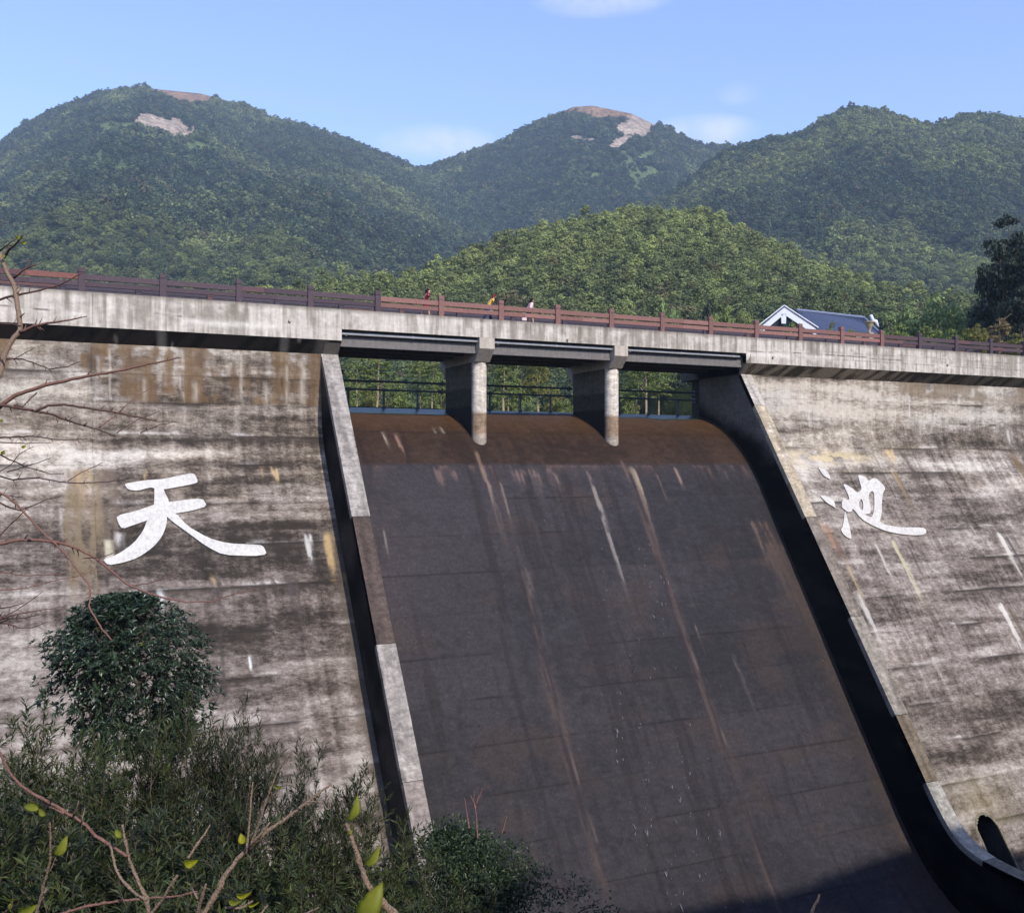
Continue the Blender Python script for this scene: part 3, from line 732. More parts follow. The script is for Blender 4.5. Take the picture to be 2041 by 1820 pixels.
# ---- piers
PIERS = (23.28, 32.12)
for pxc in PIERS:
    hw = .43
    ring = [(pxc + hw, 56.5), (pxc - hw, 56.5)]
    arc = [(pxc - hw * math.cos(a), 52.5 - hw * math.sin(a)) for a in np.linspace(0, math.pi, 15)]
    ring = arc + [(pxc + hw, 52.62), (pxc + hw, 54.4)] + ring + [(pxc - hw, 54.4), (pxc - hw, 52.62)]
    zs = np.concatenate([np.linspace(-1.2, 2.8, 24), [2.8], np.linspace(2.8, 4.4, 9), [4.4], np.linspace(4.4, 5.9, 9)])
    vs, cs = [], []
    for k, z in enumerate(zs):
        gr = -.012 if (k in (24, 34)) else .008 * random.uniform(-1, 1)
        for (x, y) in ring:
            vs.append((x + (x - pxc) * gr, y + (gr if y < 52.5 else 0), z))
            front = y < 52.55
            if front:
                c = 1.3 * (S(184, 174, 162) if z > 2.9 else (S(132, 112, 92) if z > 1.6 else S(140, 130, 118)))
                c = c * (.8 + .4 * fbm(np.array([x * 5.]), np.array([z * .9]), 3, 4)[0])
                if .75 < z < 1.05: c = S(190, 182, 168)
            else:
                c = (S(96, 89, 80) if z > 4.3 else (S(66, 61, 54) if z > 3.2 else S(28, 25, 22))) * (.8 + .4 * fbm(np.array([y * 2.]), np.array([z]), 3, 4)[0])  # flank shade painted into the colour, blackest where wet low down
            cs.append(c)
    n = len(ring)
    fs = [(k * n + i, k * n + (i + 1) % n, (k + 1) * n + (i + 1) % n, (k + 1) * n + i) for k in range(len(zs) - 1) for i in range(n)]
    me = bpy.data.meshes.new('pier_column'); me.from_pydata(vs, [], fs); me.validate(); set_col(me, np.array(cs))
    pier = dpart(mobj('pier', me, M_CON, dam), None)
    mb = MB(); mb.prism_x([(52.02, 5.76), (51.348, 6.45), (51.348, 7.06), (57.35, 7.06), (57.35, 5.95), (56.52, 5.1), (56.52, 5.76)][::-1], pxc - .47, pxc + .47)
    dpart(mb.build('pier_cap', M_PAR, dam, S(172, 162, 150), bevel=.015))

# ---- parapet, corbel and deck
def paint_parapet(X, Z, mid):
    fe = fbm(X * 3, Z * 4, 4, 3, .6); vs = fbm(X * 4.5, Z * .22, 4, 7, .65); big = fbm(X * .2, Z * .4, 3, 5)
    C = mixc(S(142, 134, 124), S(192, 184, 174), sst(.36, .62, .6 * vs + .2 * fe + .2 * big))
    run = sst(.55, .72, fbm(X * 4.2, Z * .25 + 4, 4, 22)) * np.clip((Z - 6.2) / 1.9, 0, 1)
    C = mixc(C, S(108, 98, 86), run * .75)
    C = mixc(C, S(212, 206, 198), sst(.62, .74, fbm(X * 1.4, Z * 2.2, 4, 33)) * .3)
    C = mixc(C, S(104, 96, 84), sst(7.86, 8.08, Z + .12 * (vs - .5)) * .6)
    C = mixc(C, S(186, 172, 150), np.exp(-((Z - 6.6) / .15) ** 2) * .0)
    if not mid:
        zc = 7.2 + .22 * (fbm(X * .22, X * 0, 3, 40) - .5) + .07 * (fbm(X * 2, X * 0, 3, 41) - .5)
        C = mixc(C, S(62, 54, 46), np.exp(-((Z - zc) / .022) ** 2) * sst(.40, .5, fbm(X * .3, X * 0 + 3, 3, 42)) * .9)
        C = mixc(C, S(216, 210, 202), np.exp(-((Z - zc + .2) / .16) ** 2) * sst(.5, .62, fbm(X * .4 + 9, X * 0 + 3, 3, 43)) * .6)
        rgt = sst(44, 50, X)
        cell = np.exp(-((Z - 7.45 - .1 * fbm(X, X * 0, 2, 2)) / .02) ** 2) + np.exp(-((Z - 6.95 - .1 * fbm(X, X * 0, 2, 9)) / .02) ** 2)
        vv = np.exp(-(((X + .2 * np.floor(Z * 2)) % 1.15 - .5 - .1 * fbm(Z * 3, X * 0, 2, 6)) / .025) ** 2)
        C = mixc(C, S(100, 92, 86), np.clip(cell + vv, 0, 1) * rgt * .55)
    return C
PB = [(-30, -21), (-21, -9.2), (-9.2, 2.8), (2.8, 14.9), (14.9, XRi - .1), (XRi - .1, 42.3), (42.3, 53.9), (53.9, 66.4), (66.4, 78.5), (78.5, 92)]
for q, (x0, x1) in enumerate(PB):
    mid = q == 4; zb = 7.06 if mid else Z_PAR
    res = .07 if (x1 > 0 and x0 < 70) else .4
    g = .006
    nx = int((x1 - x0) / res) + 2; nzz = int((8.1 - zb) / min(res, .1)) + 2
    xs = np.linspace(x0 + g, x1 - g, nx); zs = np.linspace(zb, 8.1, nzz)
    X, Z = np.meshgrid(xs, zs); Y = Y_PAR + .012 * (fbm(X, Z, 3, 3) - .5) + (q % 3) * .003
    C = paint_parapet(X, Z, mid)
    P = np.stack([X, Y, Z], -1)
    edge = lambda sgn, row: np.stack([X[row:row + 1] if row >= 0 else X[row:], np.full((1, nx), Y_PAR + .42), Z[row:row + 1] if row >= 0 else Z[row:]], -1)
    P = np.concatenate([edge(0, 0), P, edge(0, -1)], 0); C = np.concatenate([C[:1] * .7, C, C[-1:]], 0)
    Ls = P[:, :1].copy(); Ls[..., 1] = Y_PAR + .4; Rs = P[:, -1:].copy(); Rs[..., 1] = Y_PAR + .4
    P = np.concatenate([Ls, P, Rs], 1); C = np.concatenate([C[:, :1] * .8, C, C[:, -1:] * .8], 1)
    dpart(mobj('parapet_block', grid_mesh('parapet_block', P, C, flip=True), M_PAR, dam))
    if not mid:   # sloping corbel below
        nx2 = int((x1 - x0) / max(res, .1)) + 2
        xs = np.linspace(x0 + g, x1 - g, nx2); t = np.linspace(0, 1, 9)
        X, T = np.meshgrid(xs, t); Y = Y_PAR + .004 + T * .72; Z = Z_PAR - T * .69
        fe = fbm(X * 3, T * 3, 4, 3); vs = fbm(X * 2.6 + T * 1.5, T * .6, 4, 12)
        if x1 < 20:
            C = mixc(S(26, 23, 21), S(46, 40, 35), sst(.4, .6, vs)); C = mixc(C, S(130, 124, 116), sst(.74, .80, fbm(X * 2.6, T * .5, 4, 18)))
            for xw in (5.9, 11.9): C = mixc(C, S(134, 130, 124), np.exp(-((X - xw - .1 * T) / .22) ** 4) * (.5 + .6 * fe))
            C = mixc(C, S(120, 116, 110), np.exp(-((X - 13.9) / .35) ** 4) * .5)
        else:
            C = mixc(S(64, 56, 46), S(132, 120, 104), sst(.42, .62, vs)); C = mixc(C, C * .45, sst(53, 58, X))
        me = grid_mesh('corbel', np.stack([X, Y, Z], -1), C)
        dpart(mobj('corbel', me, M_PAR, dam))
        mb = MB(); mb.box(x0 + g, x1 - g, Y_PAR + .73, 58.5, Z_PAR - .68, 8.04)
        dpart(mb.build('crest_block', M_SIDE, dam, S(100, 94, 88)))
# corbel end cheeks at the spillway opening
for xa, xb in ((XL + .05, 14.9), (XRi - .1, XRi + .3)):
    mb = MB(); mb.prism_x([(51.356, 6.45), (52.06, 5.765), (56.5, 5.765), (56.5, 7.0), (51.356, 7.0)], xa + .006, xb - .006)
    dpart(mb.build('corbel_end', M_PAR, dam, S(120, 113, 105), bevel=.01))
mb = MB(); mb.box(14.9, XRi - .1, Y_PAR + .42, 57.3, 6.82, 8.04)
dpart(mb.build('deck_slab', M_SIDE, dam, S(96, 90, 84)))
mb = MB(); mb.box(-30, 92, Y_PAR + .2, 57.45, 8.045, 8.1)
dpart(mb.build('deck_paving', M_PAR, dam, S(150, 144, 136)))
spans = [(XLi + .05, PIERS[0] - .48), (PIERS[0] + .48, PIERS[1] - .48), (PIERS[1] + .48, XRi - .12)]
for (a, b) in spans:
    for yk, yy in enumerate((51.86, 53.6, 55.3, 56.8)):
        mb = MB(); mb.box(a, b, yy, yy + .28, 6.2, 6.815); mb.box(a, b, yy - .05, yy + .33, 6.2 - .001, 6.34)
        dpart(mb.build('bridge_girder', M_PAR, dam, S(110, 106, 104)))
M_PIPEW = mat_plain('white_pipe', srgb(176, 176, 178), .5, .4, var=.12, scale=3)
M_STEEL = mat_plain('grey_blue_pipe', srgb(86, 96, 106), .55, .4, var=.25, scale=9)
for (a, b) in spans:
    mb = MB(); y_, z_ = 51.66, 6.87
    b2 = b - (.3 if b > 40 else 0)
    mb.tube([(a, y_, z_), (b2, y_, z_)], .085, 10)
    for xx in np.arange(a + 4.0, b2 - .5, 4.0): mb.tube([(xx, y_, z_), (xx + .12, y_, z_)], .105, 10)
    mb.box(a + .3, a + .36, y_ - .02, y_ + .2, z_ - .12, z_ - .09)
    dpart(mb.build('service_pipe', M_PIPEW, dam, (.5, .5, .5), smooth=False), 'pale grey pipe slung under the bridge edge')
for px, py in ((577, 639), (1131, 677), (1540, 712), (1888, 727)):
    p = on_Y(px, py, Y_PAR); mb = MB()
    mb.tube([(p.x, Y_PAR + .05, p.z), (p.x, Y_PAR - .12, p.z - .01)], .075, 10)
    mb.tube([(p.x, Y_PAR - .125, p.z - .01), (p.x, Y_PAR - .05, p.z - .01)], .05, 8)
    dpart(mb.build('drain_spout', M_PAR, dam, S(170, 162, 150)))

# ---- pipe rails over the crest, one set per bay
bay_lbl = ['dark steel pipe rail over the leftmost weir bay beside the left training wall',
           'dark steel pipe rail over the weir between the two piers',
           'dark steel pipe rail over the weir against the right training wall']
post_px = [(694, 765, 832), (976, 1037, 1097), (1235, 1292, 1351)]
YR = 57.0
for q, (a, b) in enumerate([(XLi, PIERS[0] - .43), (PIERS[0] + .43, PIERS[1] - .43), (PIERS[1] + .43, XRi)]):
    e = empty('pipe_railing', bay_lbl[q], 'railing', ((a + b) / 2, YR, 3.25), 'pipe railings over the weir crest')
    inv = Matrix.Translation((-(a + b) / 2, -YR, -3.25))
    for z_, r_ in ((4.86, .065), (4.36, .06)):
        mb = MB(); mb.tube([(a - .2, YR, z_), (b + .2, YR, z_)], r_, 10)
        o = mb.build('rail', M_STEEL, e, smooth=False); o.matrix_parent_inverse = inv
        mb = MB(); mb.box(b - .1, b + .0, YR - .16, YR + .16, z_ - .16, z_ + .16)
        mb.tube([(b - .3, YR, z_), (b - .1, YR, z_)], r_ * 1.45, 10)
        o = mb.build('flange', M_STEEL, e, bevel=.01); o.matrix_parent_inverse = inv
    for px in post_px[q]:
        xx = on_Y(px, 800, YR).x
        mb = MB(); mb.tube([(xx, YR, 3.1), (xx, YR, 4.36)], .065, 10); mb.tube([(xx - .13, YR, 4.36), (xx + .13, YR, 4.36)], .085, 10); mb.tube([(xx, YR, 3.3), (xx, YR, 3.42)], .12, 10)
        o = mb.build('post', M_STEEL, e); o.matrix_parent_inverse = inv

# thin sheet of water lying on the flat crest
M_WATER, nt, bb = new_mat('water')
bb.inputs['Base Color'].default_value = (.02, .035, .03, 1); bb.inputs['Roughness'].default_value = .34
bb.inputs['Specular IOR Level'].default_value = .3
bp = N(nt, 'ShaderNodeBump'); bp.inputs['Strength'].default_value = .25; bp.inputs['Distance'].default_value = .05
nt.links.new(noise(nt, N(nt, 'ShaderNodeNewGeometry').outputs['Position'], 2.2, 4, .6), bp.inputs['Height']); nt.links.new(bp.outputs[0], bb.inputs['Normal'])

YY = np.linspace(55.2, 57.7, 40); i_ = np.argmax(SPROF[:, 1]); order = np.argsort(SPROF[:, 0])
ZZ = np.interp(YY, SPROF[order, 0], SPROF[order, 1])
film_lbl = ['thin glossy sheet of water over the left bay of the weir crest', 'thin wet sheet of water over the middle bay of the weir crest', 'thin rippled sheet of water over the right bay of the weir crest']
for q, (a, b) in enumerate([(XLi, PIERS[0] - .43), (PIERS[0] + .43, PIERS[1] - .43), (PIERS[1] + .43, XRi)]):
    Xf, Yf_ = np.meshgrid(np.linspace(a, b, 90), YY); Zf = np.tile(ZZ[:, None], (1, 90)) + .03 + .006 * fbm(Xf * 3, Yf_ * 3, 3, 4)
    edge = 55.5 + .9 * (fbm(Xf * .5, Xf * 0, 4, 9 + q) - .5) + (-.55, .6, .2)[q]
    Zf = Zf - .05 * sst(edge + .05, edge - .05, Yf_)
    tag(mobj('water_film', grid_mesh('water_film', np.stack([Xf, Yf_, Zf], -1), np.ones((*Xf.shape, 3)) * .1, smooth=True), M_WATER), film_lbl[q], 'water', kind='stuff')
# ---- fences on the crest
M_FENCE = mat_plain('fence_timber', (.2, .1, .1), .75, .3, var=.28, scale=11, bump=.3, attr=True)
def fence(name, label, Yc, xs, colour_of, near, zb=0.0):
    e = empty(name, label, 'fence', (28, Yc, 8.1)); inv = Matrix.Translation((-28, -Yc, -8.1))
    for x in xs:
        mb = MB(); w = .15
        hh = 0 if near else .12
        mb.box(x - w, x + w, Yc - w, Yc + w, 8.08, 8.1 + .90 + hh)
        mb.box(x - w + .02, x + w - .02, Yc - w + .02, Yc + w - .02, 8.1 + .90 + hh, 8.1 + .935 + hh)
        mb.box(x - w, x + w, Yc - w, Yc + w, 8.1 + .935 + hh, 8.1 + 1.15 + hh)
        o = mb.build('post', M_FENCE, e, colour_of(x, 0) * random.uniform(.9, 1.1), bevel=.008); o.matrix_parent_inverse = inv
    for xa, xb in zip(xs[:-1], xs[1:]):
        for rk, (z0, z1) in enumerate(((.60, .86), (.29, .52)) if near else ((.98, 1.24), (.66, .95), (.36, .6))):
            cuts = [xa + .15, xb - .15]
            if rk == 0 and xa < 2 and xa > -3 and near: cuts = [xa + .15, xa + 1.25, xb - .15]
            elif random.random() < .35: cuts = [xa + .15, xa + random.uniform(1.2, 2.6), xb - .15]
            for c0, c1 in zip(cuts[:-1], cuts[1:]):
                mb = MB(); dy = random.uniform(-.006, .006)
                mb.box(c0 + .004, c1 - .004, Yc - .06 + dy, Yc + .06 + dy, 8.1 + z0, 8.1 + z1)
                cc = colour_of((c0 + c1) / 2, 1) * random.uniform(.85, 1.15)
                if near and rk == 0 and -1 < c0 < 1 and c1 < 2.4: cc = S(122, 80, 72)
                elif near and (c1 - c0) < 1.6 and random.random() < .5: cc = cc * .7 + S(120, 76, 70) * .3
                o = mb.build('rail', M_FENCE, e, cc, bevel=.008); o.matrix_parent_inverse = inv
def near_col(x, k):
    red = S(126, 92, 85) if k == 0 else S(134, 97, 89); drk = S(78, 64, 70)
    t = float(sst(17.2, 17.6, x) * (1 - sst(53, 56, x)))
    return drk * (1 - t) + red * t
def far_col(x, k): return S(66, 58, 68) if random.random() < .92 else S(92, 66, 66)
fence('timber_fence', 'near side fence of dark and faded red timber along the dam crest, facing the camera', 51.62, [2.33 + 3.65 * k for k in range(-8, 24)], near_col, True)
fence('timber_fence', 'dark timber fence along the far side of the crest road behind the near fence', 56.95, [5.36 + 3.7 * k for k in range(-9, 23)], far_col, False)
p = on_Y(1060 + 30, 640, 56.8)
mb = MB(); mb.box(28.6, 29.3, 56.74, 56.78, 8.52, 8.86)
pl = mb.build('notice_board', mat_plain('white_board', srgb(222, 218, 214), .6, var=.05), None)
tag(pl, 'small white board with faint red marks fixed low on the far crest fence', 'sign')
mb = MB(); mb.box(28.67, 28.9, 56.734, 56.739, 8.64, 8.72); mb.box(28.96, 29.2, 56.734, 56.739, 8.64, 8.72)
mb.build('red_mark', mat_plain('sign_red', srgb(170, 80, 80), .6, var=.1), pl)

# ---- the two white characters on the face
M_PLASTER = mat_concrete('white_plaster', fine=(.86, 1.06), streak=(.76, 1.08), crust=.05, bump=.25)
def stroke(name, pts, k, parent, inv, holes=()):
    """pts: pixel outline -> solid slab following the sloped face"""
    W = [face_pt(x, y) for x, y in pts]
    bm = bmesh.new()
    lift, th = .10 + .006 * k, .10 + .006 * k
    top = [bm.verts.new((x, y - lift * .83, z + lift * .55)) for x, y, z in W]
    def edge_loop(vs): return [bm.edges.new((vs[i], vs[(i + 1) % len(vs)])) for i in range(len(vs))]
    es = edge_loop(top); hs = []
    for h in holes:
        HW = [face_pt(x, y) for x, y in h]
        hv = [bm.verts.new((x, y - lift * .83, z + lift * .55)) for x, y, z in HW]; es += edge_loop(hv); hs.append(hv)
    bmesh.ops.triangle_fill(bm, use_beauty=True, use_dissolve=False, edges=es)
    if holes:   # drop triangles inside a hole
        def inside(p, poly):
            c = False
            for i in range(len(poly)):
                a, b = poly[i].co, poly[i - 1].co
                if (a.z > p.z) != (b.z > p.z) and p.x < (b.x - a.x) * (p.z - a.z) / (b.z - a.z) + a.x: c = not c
            return c
        bad = [f for f in bm.faces if any(inside(f.calc_center_median(), h) for h in hs)]
        bmesh.ops.delete(bm, geom=bad, context='FACES_ONLY')
    for f in bm.faces:
        if f.normal.y > 0: f.normal_flip()
    bd = [e for e in bm.edges if len(e.link_faces) == 1]
    r = bmesh.ops.extrude_edge_only(bm, edges=bd)
    for v in [g for g in r['geom'] if isinstance(g, bmesh.types.BMVert)]: v.co += Vector((0, .83 * (lift + .05), -.55 * (lift + .05)))
    me = bpy.data.meshes.new(name); bm.to_mesh(me); bm.free()
    X = np.array([v.co.x for v in me.vertices])
    set_col(me, np.tile(S(211, 207, 202), (len(me.vertices), 1)) * (.93 + .1 * RNG.random((len(X), 1))))
    o = mobj(name, me, M_PLASTER, parent); o.matrix_parent_inverse = inv
    return o
def smooth_outline(pts, it=1):
    for _ in range(it):
        q = []
        for i in range(len(pts)):
            a, b = pts[i], pts[(i + 1) % len(pts)]
            q += [(a[0] * .8 + b[0] * .2, a[1] * .8 + b[1] * .2), (a[0] * .2 + b[0] * .8, a[1] * .2 + b[1] * .8)]
        pts = q
    return pts
c4 = lambda L: smooth_outline([(x * .391, 864.4 + y * .391) for x, y in L])
k0 = Vector(face_pt(365, 1110))
e = empty('wall_character', 'large white plaster character with two bars and two sweeping legs on the left dam face', 'lettering', k0, 'white characters on the dam face')
inv = Matrix.Translation(-k0)
for k, L in enumerate([
    [(634, 264), (650, 258), (740, 243), (830, 237), (900, 222), (970, 207), (992, 212), (1009, 252), (985, 262), (900, 278), (835, 290), (786, 284), (765, 279), (700, 297), (650, 290)],
    [(786, 262), (830, 262), (836, 300), (862, 350), (858, 405), (780, 405), (786, 350)],
    [(592, 424), (700, 398), (800, 362), (930, 345), (1030, 335), (1055, 375), (980, 398), (890, 413), (800, 425), (745, 450), (690, 468), (622, 492), (602, 462)],
    [(762, 400), (852, 400), (848, 470), (825, 530), (780, 585), (700, 640), (620, 665), (550, 677), (522, 645), (600, 622), (680, 565), (730, 500), (752, 440)],
    [(845, 395), (893, 410), (955, 478), (1060, 538), (1160, 566), (1320, 572), (1343, 583), (1358, 622), (1290, 630), (1135, 624), (1050, 580), (955, 510), (875, 452), (845, 425)]]):
    stroke('stroke', c4(L), k, e, inv)
c1 = lambda L: smooth_outline([((2400 + x * .2156) / 1.504, (1360 + y * .2156) / 1.504) for x, y in L])
k1 = Vector(face_pt(1740, 1070))
e = empty('wall_character', 'large white plaster character with three side dots on the right dam face', 'lettering', k1, 'white characters on the dam face')
inv = Matrix.Translation(-k1)
stroke('stroke', c1([(228, 192), (360, 252), (405, 345), (395, 368), (310, 318), (270, 262)]), 0, e, inv)
stroke('stroke', c1([(255, 588), (340, 600), (415, 630), (460, 680), (478, 775), (440, 745), (350, 690), (300, 640)]), 0, e, inv)
stroke('stroke', c1([(602, 800), (628, 870), (650, 960), (675, 1060), (695, 1190), (660, 1190), (590, 1140), (545, 1070), (570, 1040), (590, 930)]), 0, e, inv)
stroke('stroke', c1([(575, 430), (640, 450), (710, 495), (770, 555), (835, 515), (830, 470), (812, 410), (782, 308), (850, 318), (900, 345), (930, 395), (1003, 345), (1060, 370), (1155, 465),
                     (1160, 510), (1130, 560), (1115, 700), (1115, 840), (1080, 975), (1250, 1015), (1400, 1035), (1690, 1035), (1735, 1070), (1730, 1110), (1690, 1140), (1560, 1145), (1380, 1130), (1180, 1090), (1010, 1020),
                     (880, 950), (800, 880), (740, 800), (712, 775), (695, 815), (640, 825), (560, 755), (560, 700), (575, 620), (640, 660), (670, 640), (640, 560)]), 1, e, inv,
       holes=[c1([(830, 635), (855, 680), (858, 750), (850, 800), (820, 790), (798, 730), (800, 680)]),
              c1([(950, 545), (990, 530), (1010, 570), (1015, 700), (1005, 820), (975, 900), (900, 870), (880, 850), (950, 848), (965, 790), (945, 700), (930, 600)])])

# water trickles down the chute: small raised flecks of foam
M_FOAM = mat_plain('foam', srgb(104, 101, 107), .4, .5, var=.1)
mb = MB()
def fleck(px, py, sz):
    a, b, c = ray(px, py); lo, hi = 25.0, 120.0; i = np.argmax(SPROF[:, 1])
    for _ in range(45):
        d = (lo + hi) / 2
        if b * d > np.interp(-(c * d), -SPROF[i:, 1], SPROF[i:, 0]): hi = d
        else: lo = d
    P0 = Vector((a * d, b * d, c * d)); dn = Vector((0, -.55, -.83)); nn = Vector((0, -.83, .55))
    for sgn in (-1, 1):
        if random.random() < .3: continue
        L = sz * random.uniform(.5, 1.2); w = sz * .08
        tip = P0 + nn * .02; end = tip - dn * L + Vector((sgn * L * random.uniform(.1, .5), 0, 0)); midp = (tip + end) / 2 + nn * .03
        sx = Vector((w, 0, 0))
        mb.add([tip - sx * .7, tip + sx * .7, midp + sx, midp - sx, end], [(0, 1, 2, 3), (3, 2, 4)])
for (px, py, sx_, sy_, nn_, sz) in [(1295, 1130, 30, 40, 22, .45), (1325, 1235, 14, 30, 22, .6), (1260, 1262, 12, 12, 5, .4), (1320, 1340, 30, 30, 10, .3), (1255, 1430, 40, 40, 26, .38), (1290, 1500, 50, 40, 30, .45),
                                (1360, 1490, 30, 20, 12, .4), (1290, 1560, 30, 30, 20, .45), (1370, 1570, 20, 16, 14, .5), (1310, 1640, 50, 26, 40, .55), (1380, 1630, 16, 30, 16, .45), (1330, 1710, 50, 40, 30, .5),
                                (1350, 1790, 40, 30, 34, .6), (1430, 1780, 30, 30, 16, .5), (1210, 1080, 20, 30, 8, .3), (1420, 1700, 60, 60, 20, .35), (1070, 1060, 14, 10, 6, .3), (1300, 1400, 200, 250, 60, .22)]:
    for _ in range(int(nn_ * .28)): fleck(random.gauss(px, sx_), min(1850, max(1030, random.gauss(py, sy_))), sz * random.uniform(.2, .6))
def chute_pt(px, py):
    a, b, c = ray(px, py); lo, hi = 25.0, 120.0; i = np.argmax(SPROF[:, 1])
    for _ in range(45):
        d = (lo + hi) / 2
        if b * d > np.interp(-(c * d), -SPROF[i:, 1], SPROF[i:, 0]): hi = d
        else: lo = d
    return Vector((a * d, b * d, c * d)) + Vector((0, -.83, .55)) * .025
for (x0, y0, x1, y1) in [(1285, 1120, 1330, 1260), (1200, 1080, 1212, 1240), (1230, 1380, 1292, 1560), (1268, 1440, 1300, 1640), (1345, 1460, 1376, 1590), (1300, 1580, 1350, 1790), (1370, 1600, 1400, 1760), (1330, 1700, 1372, 1830), (1250, 1290, 1275, 1420), (1420, 1640, 1450, 1820)]:
    n_ = 26; P_ = [chute_pt(x0 + (x1 - x0) * t + random.gauss(0, 4.0), y0 + (y1 - y0) * t) for t in np.linspace(0, 1, n_)]
    for a_, b_ in zip(P_[:-1], P_[1:]):
        if random.random() < .72: continue
        b_ = a_.lerp(b_, random.uniform(.2, .6)); w_ = Vector((random.uniform(.006, .022), 0, 0)); mb.add([a_ - w_, a_ + w_, b_ + w_ * .7, b_ - w_ * .7], [(0, 1, 2, 3)])
tag(mb.build('water_trickle', M_FOAM), 'scattered white flecks of trickling water on the dark chute', 'water', kind='stuff')
# ------------------------------------------------------------------ foliage: leaf-card crowns
def mat_leaf(name, c1, c2, rough=.6, trans=.25, inst=False, spec=.3, var=.5):
    m, nt, b = new_mat(name)
    oi = N(nt, 'ShaderNodeObjectInfo'); geo = N(nt, 'ShaderNodeNewGeometry')
    mx = N(nt, 'ShaderNodeMix', data_type='RGBA')
    mx.inputs['A'].default_value = (*c1, 1); mx.inputs['B'].default_value = (*c2, 1)
    isl = geo.outputs['Random Per Island']
    if inst:
        ti = N(nt, 'ShaderNodeAttribute', attribute_name='tint', attribute_type='INSTANCER')
        f = MATH(nt, 'ADD', ti.outputs['Fac'], MATH(nt, 'MULTIPLY', MATH(nt, 'SUBTRACT', oi.outputs['Random'], .5), .75))
        f = MATH(nt, 'ADD', f, MATH(nt, 'MULTIPLY', MATH(nt, 'SUBTRACT', isl, .5), .25), True)
        nt.links.new(f, mx.inputs['Factor'])
        mx2 = N(nt, 'ShaderNodeMix', data_type='RGBA')     # a few trees stand out yellowish or brown
        nt.links.new(mx.outputs['Result'], mx2.inputs['A']); mx2.inputs['B'].default_value = (.15, .115, .05, 1)
        fr = MATH(nt, 'FRACT', MATH(nt, 'MULTIPLY', oi.outputs['Random'], 7.31))
        nt.links.new(mrange(nt, fr, .90, 1.0, 0, .75), mx2.inputs['Factor']); col = mx2.outputs['Result']
        col = scale_col(nt, col, mrange(nt, MATH(nt, 'FRACT', MATH(nt, 'MULTIPLY', oi.outputs['Random'], 13.7)), 0, 1, .52, 1.45))
    else:
        nt.links.new(isl, mx.inputs['Factor']); col = mx.outputs['Result']
        col = scale_col(nt, col, mrange(nt, MATH(nt, 'FRACT', MATH(nt, 'MULTIPLY', isl, 17.3)), 0, 1, 1 - var, 1 + var * .6))
    nt.links.new(col, b.inputs['Base Color'])
    b.inputs['Roughness'].default_value = rough; b.inputs['Specular IOR Level'].default_value = spec
    if trans > 0:
        tr = N(nt, 'ShaderNodeBsdfTranslucent'); nt.links.new(scale_col(nt, col, mrange(nt, isl, 0, 1, 1.3, 1.3)), tr.inputs['Color'])
        ms = N(nt, 'ShaderNodeMixShader'); ms.inputs[0].default_value = trans
        nt.links.new(b.outputs[0], ms.inputs[1]); nt.links.new(tr.outputs[0], ms.inputs[2])
        nt.links.new(ms.outputs[0], nt.nodes['Material Output'].inputs['Surface'])
    return m
M_FOR = mat_leaf('forest_leaf', (.044, .070, .034), (.23, .255, .075), inst=True, trans=.22)
M_BARK = mat_plain('bark', srgb(92, 80, 68), .9, .2, var=.35, scale=8, bump=.6)
M_PALE = mat_plain('pale_bark', srgb(160, 140, 112), .9, .2, var=.25, scale=5)

def crown_mesh(name, seed, nclump, nleaf, leaf, flat=.8, hgt=1.1, lowcut=-.35, conic=0.0):
    """unit-radius crown: leaf cards scattered on clumps"""
    g = np.random.default_rng(seed)
    V = []; k = 0
    a = g.random(nclump) * 2 * np.pi; z = g.uniform(lowcut, 1, nclump); r = np.sqrt(np.maximum(0, 1 - z * z))
    if conic: r = (1 - (z - lowcut) / (1 - lowcut)) ** .8 * 1.0 + .08
    rad = g.uniform(.55, .95, nclump) if not conic else g.uniform(.7, 1, nclump)
    cen = np.stack([r * np.cos(a) * rad, r * np.sin(a) * rad, z * hgt * (rad if not conic else 1)], 1)
    cr = g.uniform(.2, .42, nclump)
    n = nclump * nleaf
    ci = np.repeat(np.arange(nclump), nleaf)
    d = g.normal(size=(n, 3)); d /= np.linalg.norm(d, axis=1)[:, None]
    d[:, 2] = np.where(d[:, 2] < -.3, -d[:, 2], d[:, 2])
    p = cen[ci] + d * cr[ci][:, None] * np.array([1, 1, flat]) * g.uniform(.6, 1, (n, 1))
    nr = d * .9 + g.normal(size=(n, 3)) * .45 + np.array([0, 0, .35]); nr /= np.linalg.norm(nr, axis=1)[:, None]
    t = np.cross(nr, g.normal(size=(n, 3))); t /= np.linalg.norm(t, axis=1)[:, None]
    b = np.cross(nr, t); s = leaf * g.uniform(.6, 1.3, (n, 1))
    V = np.stack([p - t * s, p + b * s * .6, p + t * s, p - b * s * .6], 1).reshape(-1, 3)
    Q = np.arange(4 * n).reshape(-1, 4)
    return fast_mesh(name, V, Q)

protos = bpy.data.collections.new('tree_kinds')       # source shapes only, not linked to the scene
def proto(me, mat):
    me.materials.append(mat); o = bpy.data.objects.new(me.name, me); protos.objects.link(o); return o
